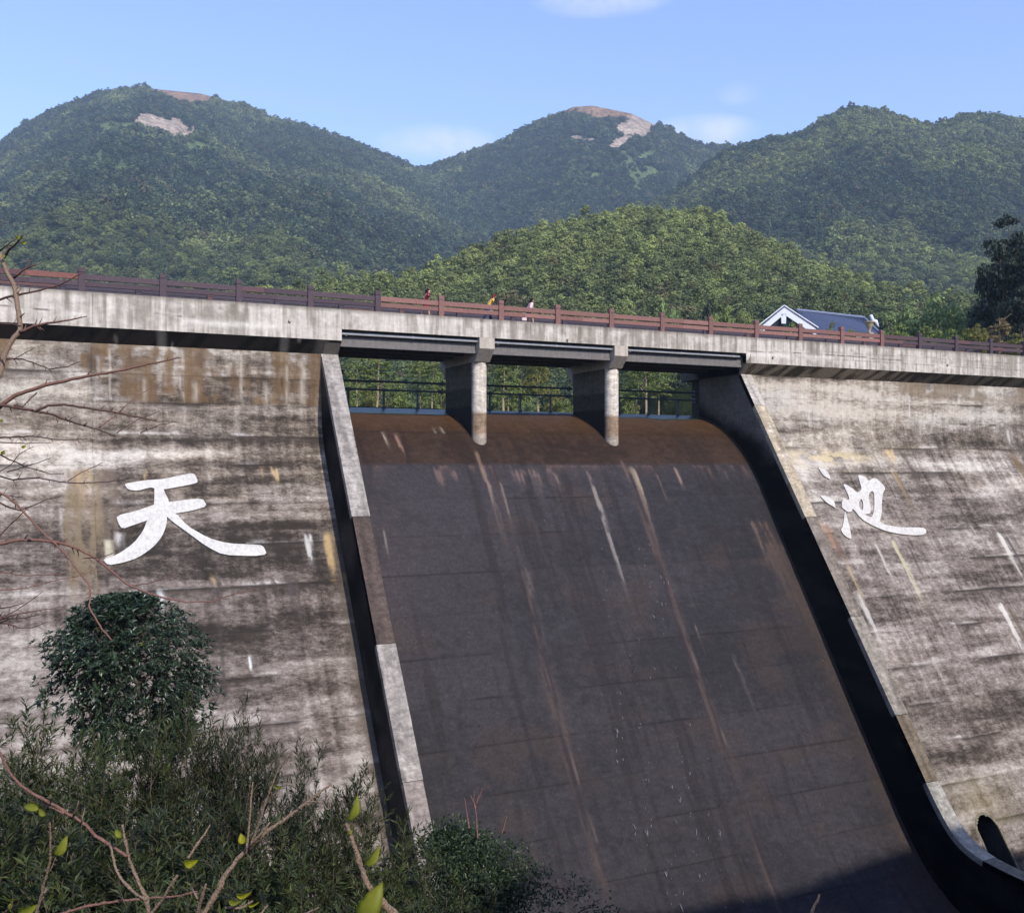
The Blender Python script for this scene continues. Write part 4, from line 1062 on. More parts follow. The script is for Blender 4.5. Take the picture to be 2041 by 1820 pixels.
# index 0-3 far (coarse), 4-9 near (finer)
for i in range(4): proto(crown_mesh('crown_a%d' % i, 100 + i, 22, 12, .2, hgt=1.0), M_FOR)
for i in range(4): proto(crown_mesh('crown_b%d' % i, 200 + i, 34, 30, .095, hgt=1.15, flat=.7), M_FOR)
for i in range(2): proto(crown_mesh('crown_c%d' % i, 300 + i, 36, 26, .09, hgt=1.7, flat=.5, lowcut=-.6, conic=1), M_FOR)
mb = MB(); mb.tube([(0, 0, 0), (.03, .02, 1), (-.02, .05, 2.2)], [.045, .03, .012], 4, caps=False)
for k in range(5):
    z_ = random.uniform(1, 2); a = random.random() * 6.28; mb.tube([(0, 0, z_), (math.cos(a) * .3, math.sin(a) * .3, z_ + .35)], [.015, .005], 3, caps=False)
proto(mb.mesh('crown_d_pale_stem'), M_PALE)

def forest(name, label, P, scl, idx, tint):
    me = bpy.data.meshes.new(name); me.vertices.add(len(P)); me.vertices.foreach_set('co', np.asarray(P, np.float32).ravel())
    for nm, arr, tp in (('scl', scl, 'FLOAT'), ('idx', idx, 'INT'), ('rot', RNG.random(len(P)) * 6.283, 'FLOAT'), ('tint', tint, 'FLOAT')):
        a = me.attributes.new(nm, tp, 'POINT'); a.data.foreach_set('value', np.asarray(arr, np.int32 if tp == 'INT' else np.float32))
    me.update()
    o = bpy.data.objects.new(name, me); COL.objects.link(o); tag(o, label, 'forest', kind='stuff')
    ng = forest.ng
    md = o.modifiers.new('trees', 'NODES'); md.node_group = ng
    return o
def _ng():
    ng = bpy.data.node_groups.new('scatter_trees', 'GeometryNodeTree')
    ng.interface.new_socket('Geometry', in_out='INPUT', socket_type='NodeSocketGeometry')
    ng.interface.new_socket('Geometry', in_out='OUTPUT', socket_type='NodeSocketGeometry')
    n, l = ng.nodes, ng.links
    gi, go = n.new('NodeGroupInput'), n.new('NodeGroupOutput')
    ip = n.new('GeometryNodeInstanceOnPoints'); ci = n.new('GeometryNodeCollectionInfo')
    ci.inputs['Collection'].default_value = protos; ci.inputs['Separate Children'].default_value = True; ci.inputs['Reset Children'].default_value = True
    ip.inputs['Pick Instance'].default_value = True
    def na(nm, tp):
        x = n.new('GeometryNodeInputNamedAttribute'); x.data_type = tp; x.inputs['Name'].default_value = nm; return x.outputs['Attribute']
    l.new(gi.outputs[0], ip.inputs['Points']); l.new(ci.outputs[0], ip.inputs['Instance'])
    l.new(na('idx', 'INT'), ip.inputs['Instance Index'])
    cx = n.new('ShaderNodeCombineXYZ'); l.new(na('rot', 'FLOAT'), cx.inputs[2]); l.new(cx.outputs[0], ip.inputs['Rotation'])
    cs = n.new('ShaderNodeCombineXYZ'); sa = na('scl', 'FLOAT')
    for k in range(3): l.new(sa, cs.inputs[k])
    l.new(cs.outputs[0], ip.inputs['Scale']); l.new(ip.outputs[0], go.inputs[0])
    return ng
forest.ng = _ng()

# ------------------------------------------------------------------ hills
def mat_hill():
    m, nt, b = new_mat('hill_ground')
    a = N(nt, 'ShaderNodeAttribute', attribute_name='Col'); pos = N(nt, 'ShaderNodeNewGeometry').outputs['Position']
    n1 = noise(nt, pos, .12, 9, .7); n2 = noise(nt, pos, .02, 4, .5); n3 = noise(nt, mapping(nt, pos, (1, 1, .5)), .16, 10, .8)
    nt.links.new(scale_col(nt, a.outputs['Color'], MATH(nt, 'MULTIPLY', MATH(nt, 'MULTIPLY', mrange(nt, n1, .32, .68, .6, 1.4), mrange(nt, n3, .40, .56, .42, 1.15)), mrange(nt, n2, .3, .7, .8, 1.2))), b.inputs['Base Color'])
    b.inputs['Roughness'].default_value = .95; b.inputs['Specular IOR Level'].default_value = .1
    bp = N(nt, 'ShaderNodeBump'); bp.inputs['Strength'].default_value = 1; bp.inputs['Distance'].default_value = 3
    nt.links.new(n1, bp.inputs['Height']); nt.links.new(bp.outputs[0], b.inputs['Normal'])
    return m
M_HILL = mat_hill()
SOIL, ROCK, DRY, GRASS = S(42, 50, 30), S(166, 148, 130), S(140, 112, 88), S(92, 106, 62)

class Hill:
    def __init__(s, name, sil, R, B, zb, power, gully, seed):
        s.name, s.sil, s.Rr, s.Bb, s.zb, s.power, s.g, s.seed = name, np.array(sil, float), np.array(R, float), np.array(B, float), zb, power, gully, seed
    def R(s, x): return np.interp(x, s.Rr[:, 0], s.Rr[:, 1])
    def B(s, x): return np.interp(x, s.Bb[:, 0], s.Bb[:, 1])
    def pos(s, x, t):
        R, B = s.R(x), s.B(x)
        top = np.interp(x, s.sil[:, 0], s.sil[:, 1])
        Zr = (HY - top) / F * R
        Zr = Zr - (6.0 if R.mean() > 500 else 6.5)               # tree tops, not ground, make the skyline
        d = B + (R - B) * t
        f = np.clip(t, 0, 1) ** s.power
        Z = s.zb + (Zr - s.zb) * f
        lat = (x - CX) / F * d
        env = np.clip(t, 0, 1) * (1 - np.clip(t, 0, 1)) * 4
        gu = (fbm(lat / 90 + 50, d / 210, 4, s.seed) - .5) + .5 * (np.abs(fbm(lat / 45 + 20, d / 160, 3, s.seed + 4) - .5) - .12)
        Z = Z + s.g * gu * env
        Z = np.where(t > 1, Zr - (d - R) * .45, Z)
        r = (x - CX) / F
        return d * (SA + r * CA), d * (CA - r * SA), Z
    def patch(s, ix, iy, X, Y):
        return None
def pmask(ix, iy, shapes, j):
    """soft, ragged union of ellipses: (x, y, rx, ry, slope)"""
    m = np.zeros_like(ix)
    nzv = fbm(ix / 14. + j, iy / 9., 4, 40) - .5
    for (x, y, rx, ry, sl_) in shapes:
        dx = (ix - x); dy = (iy - y) - sl_ * dx
        m = np.maximum(m, 1.25 - ((dx / rx / 1.15) ** 2 + (dy / ry / 1.2) ** 2) + nzv * 2.4)
    return m > 0
ROCKS = [(300, 240, 30, 10, .2), (345, 252, 36, 13, .2), (126, 268, 6, 4, .5), (1268, 250, 34, 18, -.3), (1236, 282, 22, 8, -.5), (1160, 275, 20, 4, .1), (1280, 238, 18, 6, .6)]
DRYS = [(365, 182, 46, 12, .12), (455, 194, 22, 6, .3), (1200, 218, 84, 11, .13), (1270, 232, 28, 10, .6), (1140, 214, 30, 6, -.1)]
GRASSES = [(232, 256, 34, 12, .05), (222, 330, 34, 14, .3), (200, 315, 16, 14, 0), (388, 296, 18, 12, 0), (280, 325, 50, 6, .05), (1275, 345, 26, 14, .1), (1180, 350, 16, 6, 0), (1272, 378, 8, 20, 0), (1310, 350, 30, 5, -.2), (1290, 310, 20, 10, 0), (90, 270, 40, 5, 0), (1245, 320, 14, 14, 0)]

hills = [
    Hill('left_mountain', [(-900, 560), (-500, 440), (-250, 350), (0, 283), (60, 240), (130, 206), (200, 182), (290, 168), (400, 179), (460, 195), (540, 232), (600, 246), (700, 279), (780, 311), (840, 335), (1000, 410), (1200, 500), (1500, 600)],
         [(-900, 1500), (300, 1450), (840, 1500), (1500, 1500)], [(-900, 230), (700, 230), (1500, 500)], 10, 1.22, 60, 3),
    Hill('middle_mountain', [(300, 560), (600, 440), (740, 370), (840, 335), (940, 301), (1000, 279), (1070, 242), (1140, 206), (1180, 203), (1260, 219), (1330, 253), (1385, 284), (1470, 292), (1700, 330), (2000, 380), (2500, 500)],
         [(300, 1600), (1200, 1450), (2500, 1500)], [(300, 800), (2500, 900)], 90, 1.1, 50, 9),
    Hill('right_mountain', [(1000, 500), (1200, 440), (1290, 405), (1350, 372), (1400, 330), (1440, 300), (1480, 284), (1540, 268), (1590, 263), (1640, 231), (1700, 207), (1760, 216), (1830, 236), (1860, 246), (1920, 223), (1960, 221), (2041, 236), (2300, 262), (2900, 400)],
         [(1000, 900), (1480, 1000), (1700, 1050), (2900, 1050)], [(1000, 430), (2900, 330)], 30, 1.15, 55, 15),
    Hill('near_hill', [(-900, 690), (0, 680), (380, 600), (500, 566), (620, 558), (760, 552), (850, 532), (900, 505), (960, 481), (1100, 443), (1220, 416), (1330, 410), (1400, 418), (1450, 434), (1540, 478), (1630, 524), (1720, 556), (1850, 580), (2041, 596), (2500, 560), (2900, 520)],
         [(-900, 230), (400, 230), (900, 300), (1350, 380), (1700, 330), (2041, 240), (2900, 240)], [(-900, 125), (1200, 128), (1420, 110), (1600, 88), (2041, 84), (2900, 84)], 4.0, 1.25, 10, 22),
]
hills[3].zbx = True
def hill_pos(h, x, t):
    X, Y, Z = h.pos(x, t)
    if h.name == 'near_hill':
        base = np.interp(x, [1350, 1560, 2900], [0, 4.5, 5.0]); Z = Z + base * (1 - np.clip(t, 0, 1)) ** 2
    return X, Y, Z
for h in hills:
    nx, nt_ = (380, 90) if h.name != 'near_hill' else (420, 120)
    xs = np.linspace(h.sil[0, 0], h.sil[-1, 0], nx); ts = np.concatenate([np.linspace(0, 1, nt_), [1.08, 1.2, 1.5]])
    Xi, T = np.meshgrid(xs, ts)
    X, Y, Z = hill_pos(h, Xi, T)
    ix, iy = proj(X, Y, Z)
    C = np.tile(SOIL, (*X.shape, 1))
    if 'near' not in h.name:
        lowm = iy < 420
        for shp, c, j in ((GRASSES, GRASS, 3), (DRYS, DRY, 5), (ROCKS, ROCK, 7)):
            if h.name == 'right_mountain': continue
            C = mixc(C, c, (pmask(ix, iy, shp, j) & lowm) * 1.0)
    o = mobj('mountain' if 'near' not in h.name else 'hill', grid_mesh(h.name, np.stack([X, Y, Z], -1), C, smooth=True), M_HILL)
    tag(o, kind='structure')
    # ---- trees of that hill
    spec = {'left_mountain': (38000, 2.5, 5.4), 'middle_mountain': (21000, 3.2, 5.8), 'right_mountain': (24000, 2.1, 4.3), 'near_hill': (15500, 1.45, 3.0)}[h.name]
    n = spec[0]
    lo_x, hi_x = {'left_mountain': (-260, 1250), 'middle_mountain': (640, 1700), 'right_mountain': (1180, 2400), 'near_hill': (330, 2350)}[h.name]
    g = np.random.default_rng(h.seed)
    x = g.uniform(lo_x, hi_x, n * 3); t = g.uniform(0, 1.03, n * 3) if h.name != 'middle_mountain' else g.uniform(.25, 1.02, n * 3)
    d = h.B(x) + (h.R(x) - h.B(x)) * t
    keep = g.random(len(x)) < d / d.max()
    x, t = x[keep][:n], t[keep][:n]
    X, Y, Z = hill_pos(h, x, t); ix, iy = proj(X, Y, Z)
    d = X * SA + Y * CA
    ok = np.ones(len(x), bool)
    if h.name in ('left_mountain', 'middle_mountain'):
        bare = (pmask(ix, iy - 3, ROCKS, 7) | pmask(ix, iy - 9, ROCKS, 7) | pmask(ix, iy - 3, DRYS, 5) | pmask(ix, iy + 4, DRYS, 5) | pmask(ix, iy - 10, DRYS, 5)) & (iy < 420)
        gr = pmask(ix, iy, GRASSES, 3) & (iy < 420)
        ok &= ~bare & ~(gr & (g.random(len(x)) < .93))
    if h.name == 'near_hill':     # clearing for the house
        ok &= ~((ix > 1480) & (ix < 1800) & (d < 160))
        ok &= ~((ix > 1430) & (d < 135))
    tn = fbm(X / 120., Y / 120., 4, h.seed + 2)
    big = {'left_mountain': -.02, 'middle_mountain': -.02, 'right_mountain': .10, 'near_hill': .47}[h.name]
    tint = np.clip((tn - .5) * 2.4 + big + .1, 0, 1)
    if h.name == 'left_mountain': tint += .30 * sst(900, 350, d)
    if h.name == 'near_hill': tint += .34 * sst(.5, 1, t) - .16 * sst(.35, .1, t)
    r = g.uniform(spec[1], spec[2], len(x)) * (.75 + .5 * g.random(len(x)))
    if h.name == 'left_mountain': r = r * (.55 + .5 * sst(200, 900, d))
    if h.name == 'near_hill': r *= .8 + .45 * sst(160, 330, d)
    near = d < 620
    idx = np.where(near, 4 + g.integers(0, 6, len(x)), g.integers(0, 4, len(x)))
    if h.name != 'near_hill': idx = np.where(near & (idx >= 8), 4 + g.integers(0, 4, len(x)), idx)
    # objects are ordered by name: crown_a*, crown_b*, crown_c*, crown_d
    Zc = Z + r * (.1 + .75 * g.random(len(x)))
    P = np.stack([X, Y, Zc], 1)[ok]; r_, idx_, tint_ = r[ok], idx[ok], tint[ok]
    ns = {'left_mountain': 800, 'middle_mountain': 40, 'right_mountain': 200, 'near_hill': 110}[h.name]
    q = g.choice(len(P), ns, replace=False)
    if h.name == 'left_mountain': q = q[proj(P[q, 0], P[q, 1], P[q, 2])[1] > 340]
    Ps = P[q].copy(); Ps[:, 2] -= 1.0
    P = np.concatenate([P, Ps]); r_ = np.concatenate([r_, r_[q] * .62]); idx_ = np.concatenate([idx_, np.full(len(q), 10)]); tint_ = np.concatenate([tint_, tint_[q]])
    lab = {'left_mountain': 'blue-green forest covering the tall rounded mountain on the left', 'middle_mountain': 'hazy forest covering the bare-topped peak in the middle distance',
           'right_mountain': 'forest covering the long double-topped ridge on the right', 'near_hill': 'bright sunlit forest covering the low hill just behind the dam'}[h.name]
    forest('forest', lab, P, r_, idx_, tint_)

# ------------------------------------------------------------------ ground, reservoir, far plain
def ground_z(X, Y):
    X = np.asarray(X, float); Y = np.asarray(Y, float)
    d = X * SA + Y * CA; u = X * CA - Y * SA
    r = np.where(d > 1, u / np.maximum(d, 1), 0)
    dist = np.hypot(X, Y)
    lf = sst(.12, -.08, r) * sst(-2, 6, d)
    slope = .50 - .11 * lf
    Z = -1.75 - slope * np.maximum(d, 0) * 1.0 - .05 * np.abs(u) * sst(4, -4, d)
    Z = np.where(lf > .5, np.where(d > 27, Z - (d - 27) * .5, Z), Z)
    Z = np.maximum(Z, -23.3)
    Z = Z + (.25 * (fbm(X * .5, Y * .5, 4, 9) - .5))
    back = sst(-1, -26, Y)
    Zr = -1.75 + (30.3 + .02 * np.clip(X - 25, 0, 100) - .35 * np.clip(X - 50, 0, 30) + .22 * np.clip(X - 28, -13, 0) + .6 * np.clip(X - 15, -40, 0)) * back + 10 * sst(-26, -70, Y)
    Z = np.where(Y < -1, Zr + (fbm(X * .2, Y * .2, 3, 9) - .5) * 2, Z)
    bl = sst(3, -4, Y); Z0 = -1.75
    Z = np.where((Y < 3) & (Y >= -1), np.minimum(Z, Z), Z)
    # flanks of the gorge rise to the left and far right
    Z = Z + 20 * sst(-18, -60, X) * sst(-5, 30, Y) + 22 * sst(74, 110, X)
    return Z
xs = np.concatenate([np.linspace(-160, -30, 40), np.linspace(-29, 80, 200), np.linspace(82, 200, 40)]); ys = np.concatenate([np.linspace(-150, -30, 30), np.linspace(-28, 57.5, 160)])
X, Y = np.meshgrid(xs, ys); Z = ground_z(X, Y)
C = mixc(S(44, 40, 26), S(58, 66, 34), fbm(X * .6, Y * .6, 4, 4))
inb = (X > XL - 2) & (X < XR + 1) & (Y > 4)
Z = np.where(inb, np.minimum(Z, -23.4), Z)
tag(mobj('ground', grid_mesh('ground', np.stack([X, Y, Z], -1), C, smooth=True), M_HILL), kind='structure')
# plain far out to the horizon, below everything
v = 7000.0
mb = MB(); mb.add([(-v, -v, -30), (v, -v, -30), (v, v, -30), (-v, v, -30)], [(0, 1, 2, 3)])
tag(mb.build('valley_floor', M_HILL, None, SOIL), kind='structure')
# reservoir behind the dam and its shore
mb = MB(); mb.add([(-400, 57.6, 3.28), (70, 57.6, 3.28), (70, 400, 3.28), (-400, 400, 3.28)], [(0, 1, 2, 3)])
mb.add([(XLi, 57.05, 3.345), (PIERS[0] - .43, 57.05, 3.345), (PIERS[0] - .43, 57.6, 3.335), (XLi, 57.6, 3.335)], [(0, 1, 2, 3)])
tag(mb.build('reservoir_water', M_WATER, None), kind='structure')
mb = MB(); mb.add([(60, 58.6, 7.4), (260, 58.6, 7.4), (260, 58.6 + 160, 12), (62, 58.6 + 60, 8.5)], [(0, 1, 2, 3)])
mb.add([(60, 58.6, 7.4), (62, 118.6, 8.5), (58, 118, 2), (57, 58.6, 2)], [(0, 1, 2, 3)])
tag(mb.build('right_bank', M_HILL, None, S(60, 66, 38)), kind='structure')

# haze
MH = bpy.data.materials.new('haze'); MH.use_nodes = True; nt = MH.node_tree; nt.nodes.clear()
oo = nt.nodes.new('ShaderNodeOutputMaterial'); pv = nt.nodes.new('ShaderNodeVolumePrincipled')
pv.inputs['Color'].default_value = (.62, .80, 1.0, 1); pv.inputs['Density'].default_value = .00021; pv.inputs['Anisotropy'].default_value = 0.0
nt.links.new(pv.outputs[0], oo.inputs['Volume'])
mb = MB(); mb.box(-3600, 3600, -400, 3600, -31, 640)
tag(mb.build('haze', MH, None, None), 'thin blue haze filling the valley air', 'haze', kind='stuff')
# ------------------------------------------------------------------ single trees, shrubs and bare branches
def leaf_cards(P, D, L, W, bend=.25, g=RNG, twist=None):
    """P base points (n,3), D directions (n,3), lengths (n), widths (n) -> folded, drooping leaves (6 verts, 2 quads)"""
    n = len(P); D = D / np.linalg.norm(D, axis=1)[:, None]
    ref = g.normal(size=(n, 3)) * .35 + np.array([0, 0, 1.0])
    sd = np.cross(D, ref); sd /= np.linalg.norm(sd, axis=1)[:, None] + 1e-9
    up = np.cross(sd, D)
    L = L[:, None]; W = W[:, None]
    m = P + D * L * .45; t = P + D * L - up * L * bend
    a = P + sd * W * .15; b = P - sd * W * .15
    m1 = m + sd * W * .5 + up * W * .25; m2 = m - sd * W * .5 + up * W * .25
    V = np.stack([P, m1, t, m, m2], 1).reshape(-1, 3)
    base = (np.arange(n) * 5)[:, None]
    Q = np.concatenate([base + np.array([0, 3, 2, 1]), base + np.array([0, 4, 2, 3])], 1).reshape(-1, 4)
    return V, Q
def merge(parts):
    V, Q, o = [], [], 0
    for v, q in parts: V.append(v); Q.append(q + o); o += len(v)
    return np.concatenate(V), np.concatenate(Q)

M_GLOSS = mat_leaf('glossy_dark_leaf', (.018, .034, .018), (.042, .070, .030), rough=.38, trans=.12, spec=.6, var=.4)
M_YELL = mat_leaf('yellow_green_leaf', (.12, .15, .03), (.20, .22, .04), rough=.5, trans=.35, var=.25)
M_WIL = mat_leaf('narrow_leaf', (.025, .036, .012), (.080, .102, .027), rough=.5, trans=.25, var=.5)  # leaf tones lowered so the colour carries the low shrubs' shade
M_WILD = mat_leaf('narrow_dark_leaf', (.015, .023, .009), (.046, .060, .019), rough=.5, trans=.22, var=.5)  # darker leaf kind, its tones likewise lowered to stand in for shade
M_OVAL = mat_leaf('oval_dark_leaf', (.020, .036, .014), (.056, .082, .026), rough=.42, trans=.2, spec=.4, var=.45)
M_TWIG = mat_plain('twig_bark', srgb(126, 94, 84), .9, .15, var=.45, scale=130, bump=.7)
M_TWIGD = mat_plain('dark_twig_bark', srgb(92, 70, 64), .85, .2, var=.3, scale=20, bump=.4)
M_LICH = mat_plain('lichened_bark', srgb(150, 128, 110), .95, .1, var=.62, scale=190, bump=1.0)

def cpart(o, root):
    o.parent = root; o.matrix_parent_inverse = Matrix.Translation(-root.location); return o

# ---- round glossy tree against the dam, lower left
def limb(mb, p0, p1, r0, r1, n=6, wob=.06, seg=6):
    p0, p1 = Vector(p0), Vector(p1); L = (p1 - p0).length
    pts = [p0.lerp(p1, i / n) + (Vector((random.gauss(0, 1), random.gauss(0, 1), random.gauss(0, 1))) * wob * L * .35 if 0 < i < n else Vector()) for i in range(n + 1)]
    mb.tube(pts, [r0 + (r1 - r0) * i / n for i in range(n + 1)], seg, caps=False); return pts
def glossy_tree():
    d = 21.0; c = at(258, 1345, d); base = at(215, 1640, d); base.z = float(ground_z(base.x, base.y)) - .2
    root = empty('round_tree', 'round dark glossy-leaved tree standing against the left dam face below the character', 'tree', base)
    fork = at(205, 1440, d)
    mb = MB(); tr = limb(mb, base, fork, .10, .075, 9, .03, 8); cpart(mb.build('trunk', M_BARK, None, (.1, .1, .1)), root)
    tips = []
    for (x, y) in [(110, 1330), (150, 1280), (190, 1240), (240, 1215), (300, 1235), (340, 1290), (385, 1340), (150, 1400), (330, 1380), (260, 1320), (210, 1330), (290, 1400)]:
        mb = MB(); e_ = at(x, y, d + random.uniform(-1.0, 1.0)); limb(mb, fork, e_, .045, .012, 7, .08, 6)
        cpart(mb.build('branch', M_BARK, None, (.1, .1, .1)), root); tips.append(e_)
    g = np.random.default_rng(5)
    # lumpy dome of leaf whorls, described by its outline in picture rows
    right = Vector((CA, -SA, 0)); fw = Vector((SA, CA, 0)); k = d / F
    rows = np.array([(1186, 250, 22), (1200, 245, 62), (1225, 240, 100), (1260, 246, 132), (1300, 258, 154), (1340, 260, 166), (1380, 256, 164), (1415, 252, 150), (1450, 262, 118), (1500, 280, 80)], float)
    P = []
    while len(P) < 2700:
        y = g.uniform(1188, 1498); cx_ = np.interp(y, rows[:, 0], rows[:, 1]); hw = np.interp(y, rows[:, 0], rows[:, 2]) * (.70 + .60 * fbm(np.array([y / 26.]), np.array([3. if g.random() < .5 else 7.]), 2, 5)[0])
        u = g.uniform(-1.15, 1.15); w = g.uniform(-1, 1)
        rr = math.hypot(u, w)
        if rr > 1 + .10 * g.random() ** 3: continue
        if rr < .55 and g.random() < .35: continue
        lump = fbm(np.array([(cx_ + u * hw) / 44.]), np.array([y / 38. + w * 2]), 3, 5)[0]
        if lump < .455 and g.random() < .85: continue
        if y > 1345 and u < .05 and g.random() < .6 * min(1, (y - 1345) / 30): continue       # thin lower left
        P.append(((cx_ + u * hw - CX) * k, w * hw * k * .95, (HY - y) * k))
    P = np.array(P); Wp = np.outer(P[:, 0], right) + np.outer(d + P[:, 1] * 1.0, fw) + np.outer(P[:, 2], (0, 0, 1))
    cc = np.array(at(255, 1370, d))
    out = Wp - cc; out /= np.linalg.norm(out, axis=1)[:, None]
    ax = out * .7 + np.array([0, 0, .8]) + g.normal(size=out.shape) * .3; ax /= np.linalg.norm(ax, axis=1)[:, None]
    nl = 8; n = len(Wp) * nl
    A = np.repeat(ax, nl, 0); B = np.repeat(Wp, nl, 0)
    rd = g.normal(size=(n, 3)); rd -= A * (rd * A).sum(1)[:, None]; rd /= np.linalg.norm(rd, axis=1)[:, None]
    D = rd * .95 + A * g.uniform(.1, .9, (n, 1))
    V, Q = leaf_cards(B, D, g.uniform(.12, .19, n), g.uniform(.036, .054, n), .2, g)
    yel = np.zeros(len(Wp), bool)
    ix, iy = proj(Wp[:, 0], Wp[:, 1], Wp[:, 2])
    for (x, y, r_) in ((282, 1285, 8), (290, 1308, 9), (155, 1287, 7), (150, 1206, 8)): yel |= (np.hypot(ix - x, iy - y) < r_) & (P[:, 1] < 0)
    fy = np.repeat(np.repeat(yel, nl), 2)
    for nm, mk, mt in (('foliage', ~fy, M_GLOSS), ('yellowing_foliage', fy, M_YELL)):
        me = fast_mesh(nm, V, Q[mk]); o = mobj(nm, me, mt); cpart(o, root); o['kind'] = 'stuff'
glossy_tree()

# ---- feathery narrow-leaved shrubs: a mesh per kind, copied about
def shrub_mesh(seed, H, spread, nst, leafL, leafW, ntw=12, lpt=15, droop=.15, up=1.0):
    g = np.random.default_rng(seed); parts = []; mb = MB(); rs = random.Random(seed)
    for s in range(nst):
        a = g.random() * 6.283; rr = spread * math.sqrt(g.random()); h = H * g.uniform(.6, 1.0) * (1 - .25 * (rr / spread) ** 2)
        tip = np.array([math.cos(a) * rr, math.sin(a) * rr, h]); b0 = np.array([math.cos(a) * rr * .25, math.sin(a) * rr * .25, 0])
        ts = np.linspace(0, 1, 7); pts = b0[None] * (1 - ts[:, None]) + tip[None] * ts[:, None]; pts[:, :2] += (ts * (1 - ts))[:, None] * g.normal(size=2) * .3 * H
        mb.tube([Vector(p) for p in pts], [.013 * (1 - .8 * t) for t in ts], 4, caps=False)
        for q in range(ntw):
            t = .25 + .75 * (q + g.random()) / ntw; p = np.array([np.interp(t, ts, pts[:, i]) for i in range(3)])
            az = g.random() * 6.283; L = H * g.uniform(.10, .2) * (1.25 - .5 * t)
            dr = np.array([math.cos(az) * .75, math.sin(az) * .75, g.uniform(.5, 1.2) * up]); dr /= np.linalg.norm(dr)
            if q == ntw - 1: dr = np.array([g.normal() * .15, g.normal() * .15, 1.0])
            e_ = p + dr * L
            mb.tube([Vector(p), Vector(e_)], [.004, .002], 3, caps=False)
            k = np.linspace(.08, 1, lpt) + g.normal(size=lpt) * .02
            lp = p[None] + dr[None] * L * k[:, None]
            rd = g.normal(size=(lpt, 3)); rd -= dr * (rd @ dr)[:, None]; rd /= np.linalg.norm(rd, axis=1)[:, None]
            D = rd * .8 + dr * .75 + np.array([0, 0, .15])
            parts.append(leaf_cards(lp, D, leafL * g.uniform(.6, 1.25, lpt), leafW * g.uniform(.7, 1.3, lpt), droop, g))
    V, Q = merge(parts)
    return fast_mesh('foliage', V, Q), mb.mesh('stems', (.1, .09, .07))
KINDS = [shrub_mesh(41, 3.0, 1.2, 22, .16, .022, 13, 20), shrub_mesh(42, 3.0, 1.05, 17, .15, .020, 13, 20, droop=-.15), shrub_mesh(43, 2.2, 1.35, 34, .14, .028, 13, 18)]
def shrub(kind, px, py, d, h, label, mat, rot=0., wide=1.0, group='narrow-leaved shrubs below the dam'):
    """px,py: where the top shows; d distance; h height scale relative to the mesh"""
    top = at(px, py, d); H = (3.0, 3.0, 2.2)[kind] * h
    loc = Vector((top.x, top.y, top.z - H * .90))
    e = empty('shrub', label, 'shrub', loc, group); e.rotation_euler = (0, 0, rot); e.scale = (h * wide, h * wide, h)
    f, st = KINDS[kind]
    for nm, me, mt in (('foliage', f, mat), ('stems', st, M_BARK)):
        key = me.name + mt.name
        if key not in shrub.cache:
            m2 = me.copy(); m2.materials.clear(); m2.materials.append(mt); shrub.cache[key] = m2
        o = bpy.data.objects.new(nm, shrub.cache[key]); link(o, e)
        if nm == 'foliage': o['kind'] = 'stuff'
    # root it in the ground
    gz = float(ground_z(loc.x, loc.y))
    if gz < loc.z - .05:
        mb = MB(); lo = Vector((0, 0, (gz - .2 - loc.z) / h)); mb.tube([lo, lo * .5 + Vector((.05, .03, 0)), Vector((0, 0, .3))], [.05, .04, .03], 6, caps=False)
        o = mb.build('lower_stem', M_BARK, e, (.1, .1, .1))
shrub.cache = {}
SH = [
 (0, 60, 1440, 13.5, 1.0, 'feathery shrub at the left edge, its plumes rising beside the round tree', M_WIL),
 (1, 150, 1478, 14.5, .95, 'light-tipped feathery shrub directly under the trunk of the round tree', M_WIL),
 (0, 300, 1425, 15.5, 1.05, 'tallest feathery shrub, overlapping the lower right of the round tree', M_WIL),
 (1, 395, 1405, 15.0, 1.0, 'feathery shrub with reddish-green plumes leaning out to the right over the dam face', M_WILD),
 (1, 455, 1440, 15.0, .8, 'slender feathery shrub whose outermost plume reaches farthest right of the round tree', M_WILD),
 (0, 525, 1560, 13.0, .8, 'feathery shrub rising in front of the dam face left of the training wall foot', M_WILD),
 (1, 630, 1500, 14.0, .85, 'thin upright feathery shrub just left of the dark shaded wall', M_WILD),
 (1, 718, 1568, 14.5, .8, 'airy feathery shrub touching the foot of the left training wall', M_WIL),
 (2, 20, 1560, 11.0, 1.0, 'dense dark feathery bush in the bottom left corner', M_WILD),
 (2, 180, 1620, 11.0, .95, 'dense feathery bush behind the forked bare branch at lower left', M_WILD),
 (2, 320, 1590, 12.0, .95, 'dense feathery bush below the round tree, mid left', M_WILD),
 (2, 420, 1640, 11.5, .9, 'dense bush behind the pale bare branch near the bottom', M_WIL),
 (2, 560, 1680, 12.0, .9, 'bright green-tipped bush at the bottom between the two bare branches', M_WIL),
 (2, 690, 1700, 13.0, .9, 'grassy feathery bush at the bottom below the left training wall', M_WIL),
 (2, 100, 1720, 9.5, .9, 'low feathery bush along the bottom left edge', M_WIL),
 (2, 300, 1740, 9.5, .9, 'low feathery bush at the bottom under the branch fork', M_WILD),
 (2, 480, 1760, 9.5, .8, 'lowest bright bush at the bottom edge beside the right bare branch', M_WIL),
 (2, 790, 1735, 14.0, .85, 'feathery bush at the bottom right of the training wall foot', M_WIL),
 (2, 640, 1780, 11.0, .8, 'low dark bush at the bottom edge left of the single leafy twig', M_WILD),
 (2, 870, 1770, 13.0, .8, 'low feathery bush at the bottom edge in front of the oval-leaved shrub', M_WILD)]
for i, (k, x, y, d, h, lab, mt) in enumerate(SH): shrub(k, x, y + (2 if k != 2 else (30 if x < 250 or x > 650 else 62)), d, h, lab, mt, i * 1.7, 1.0 if k != 2 else 1.15)

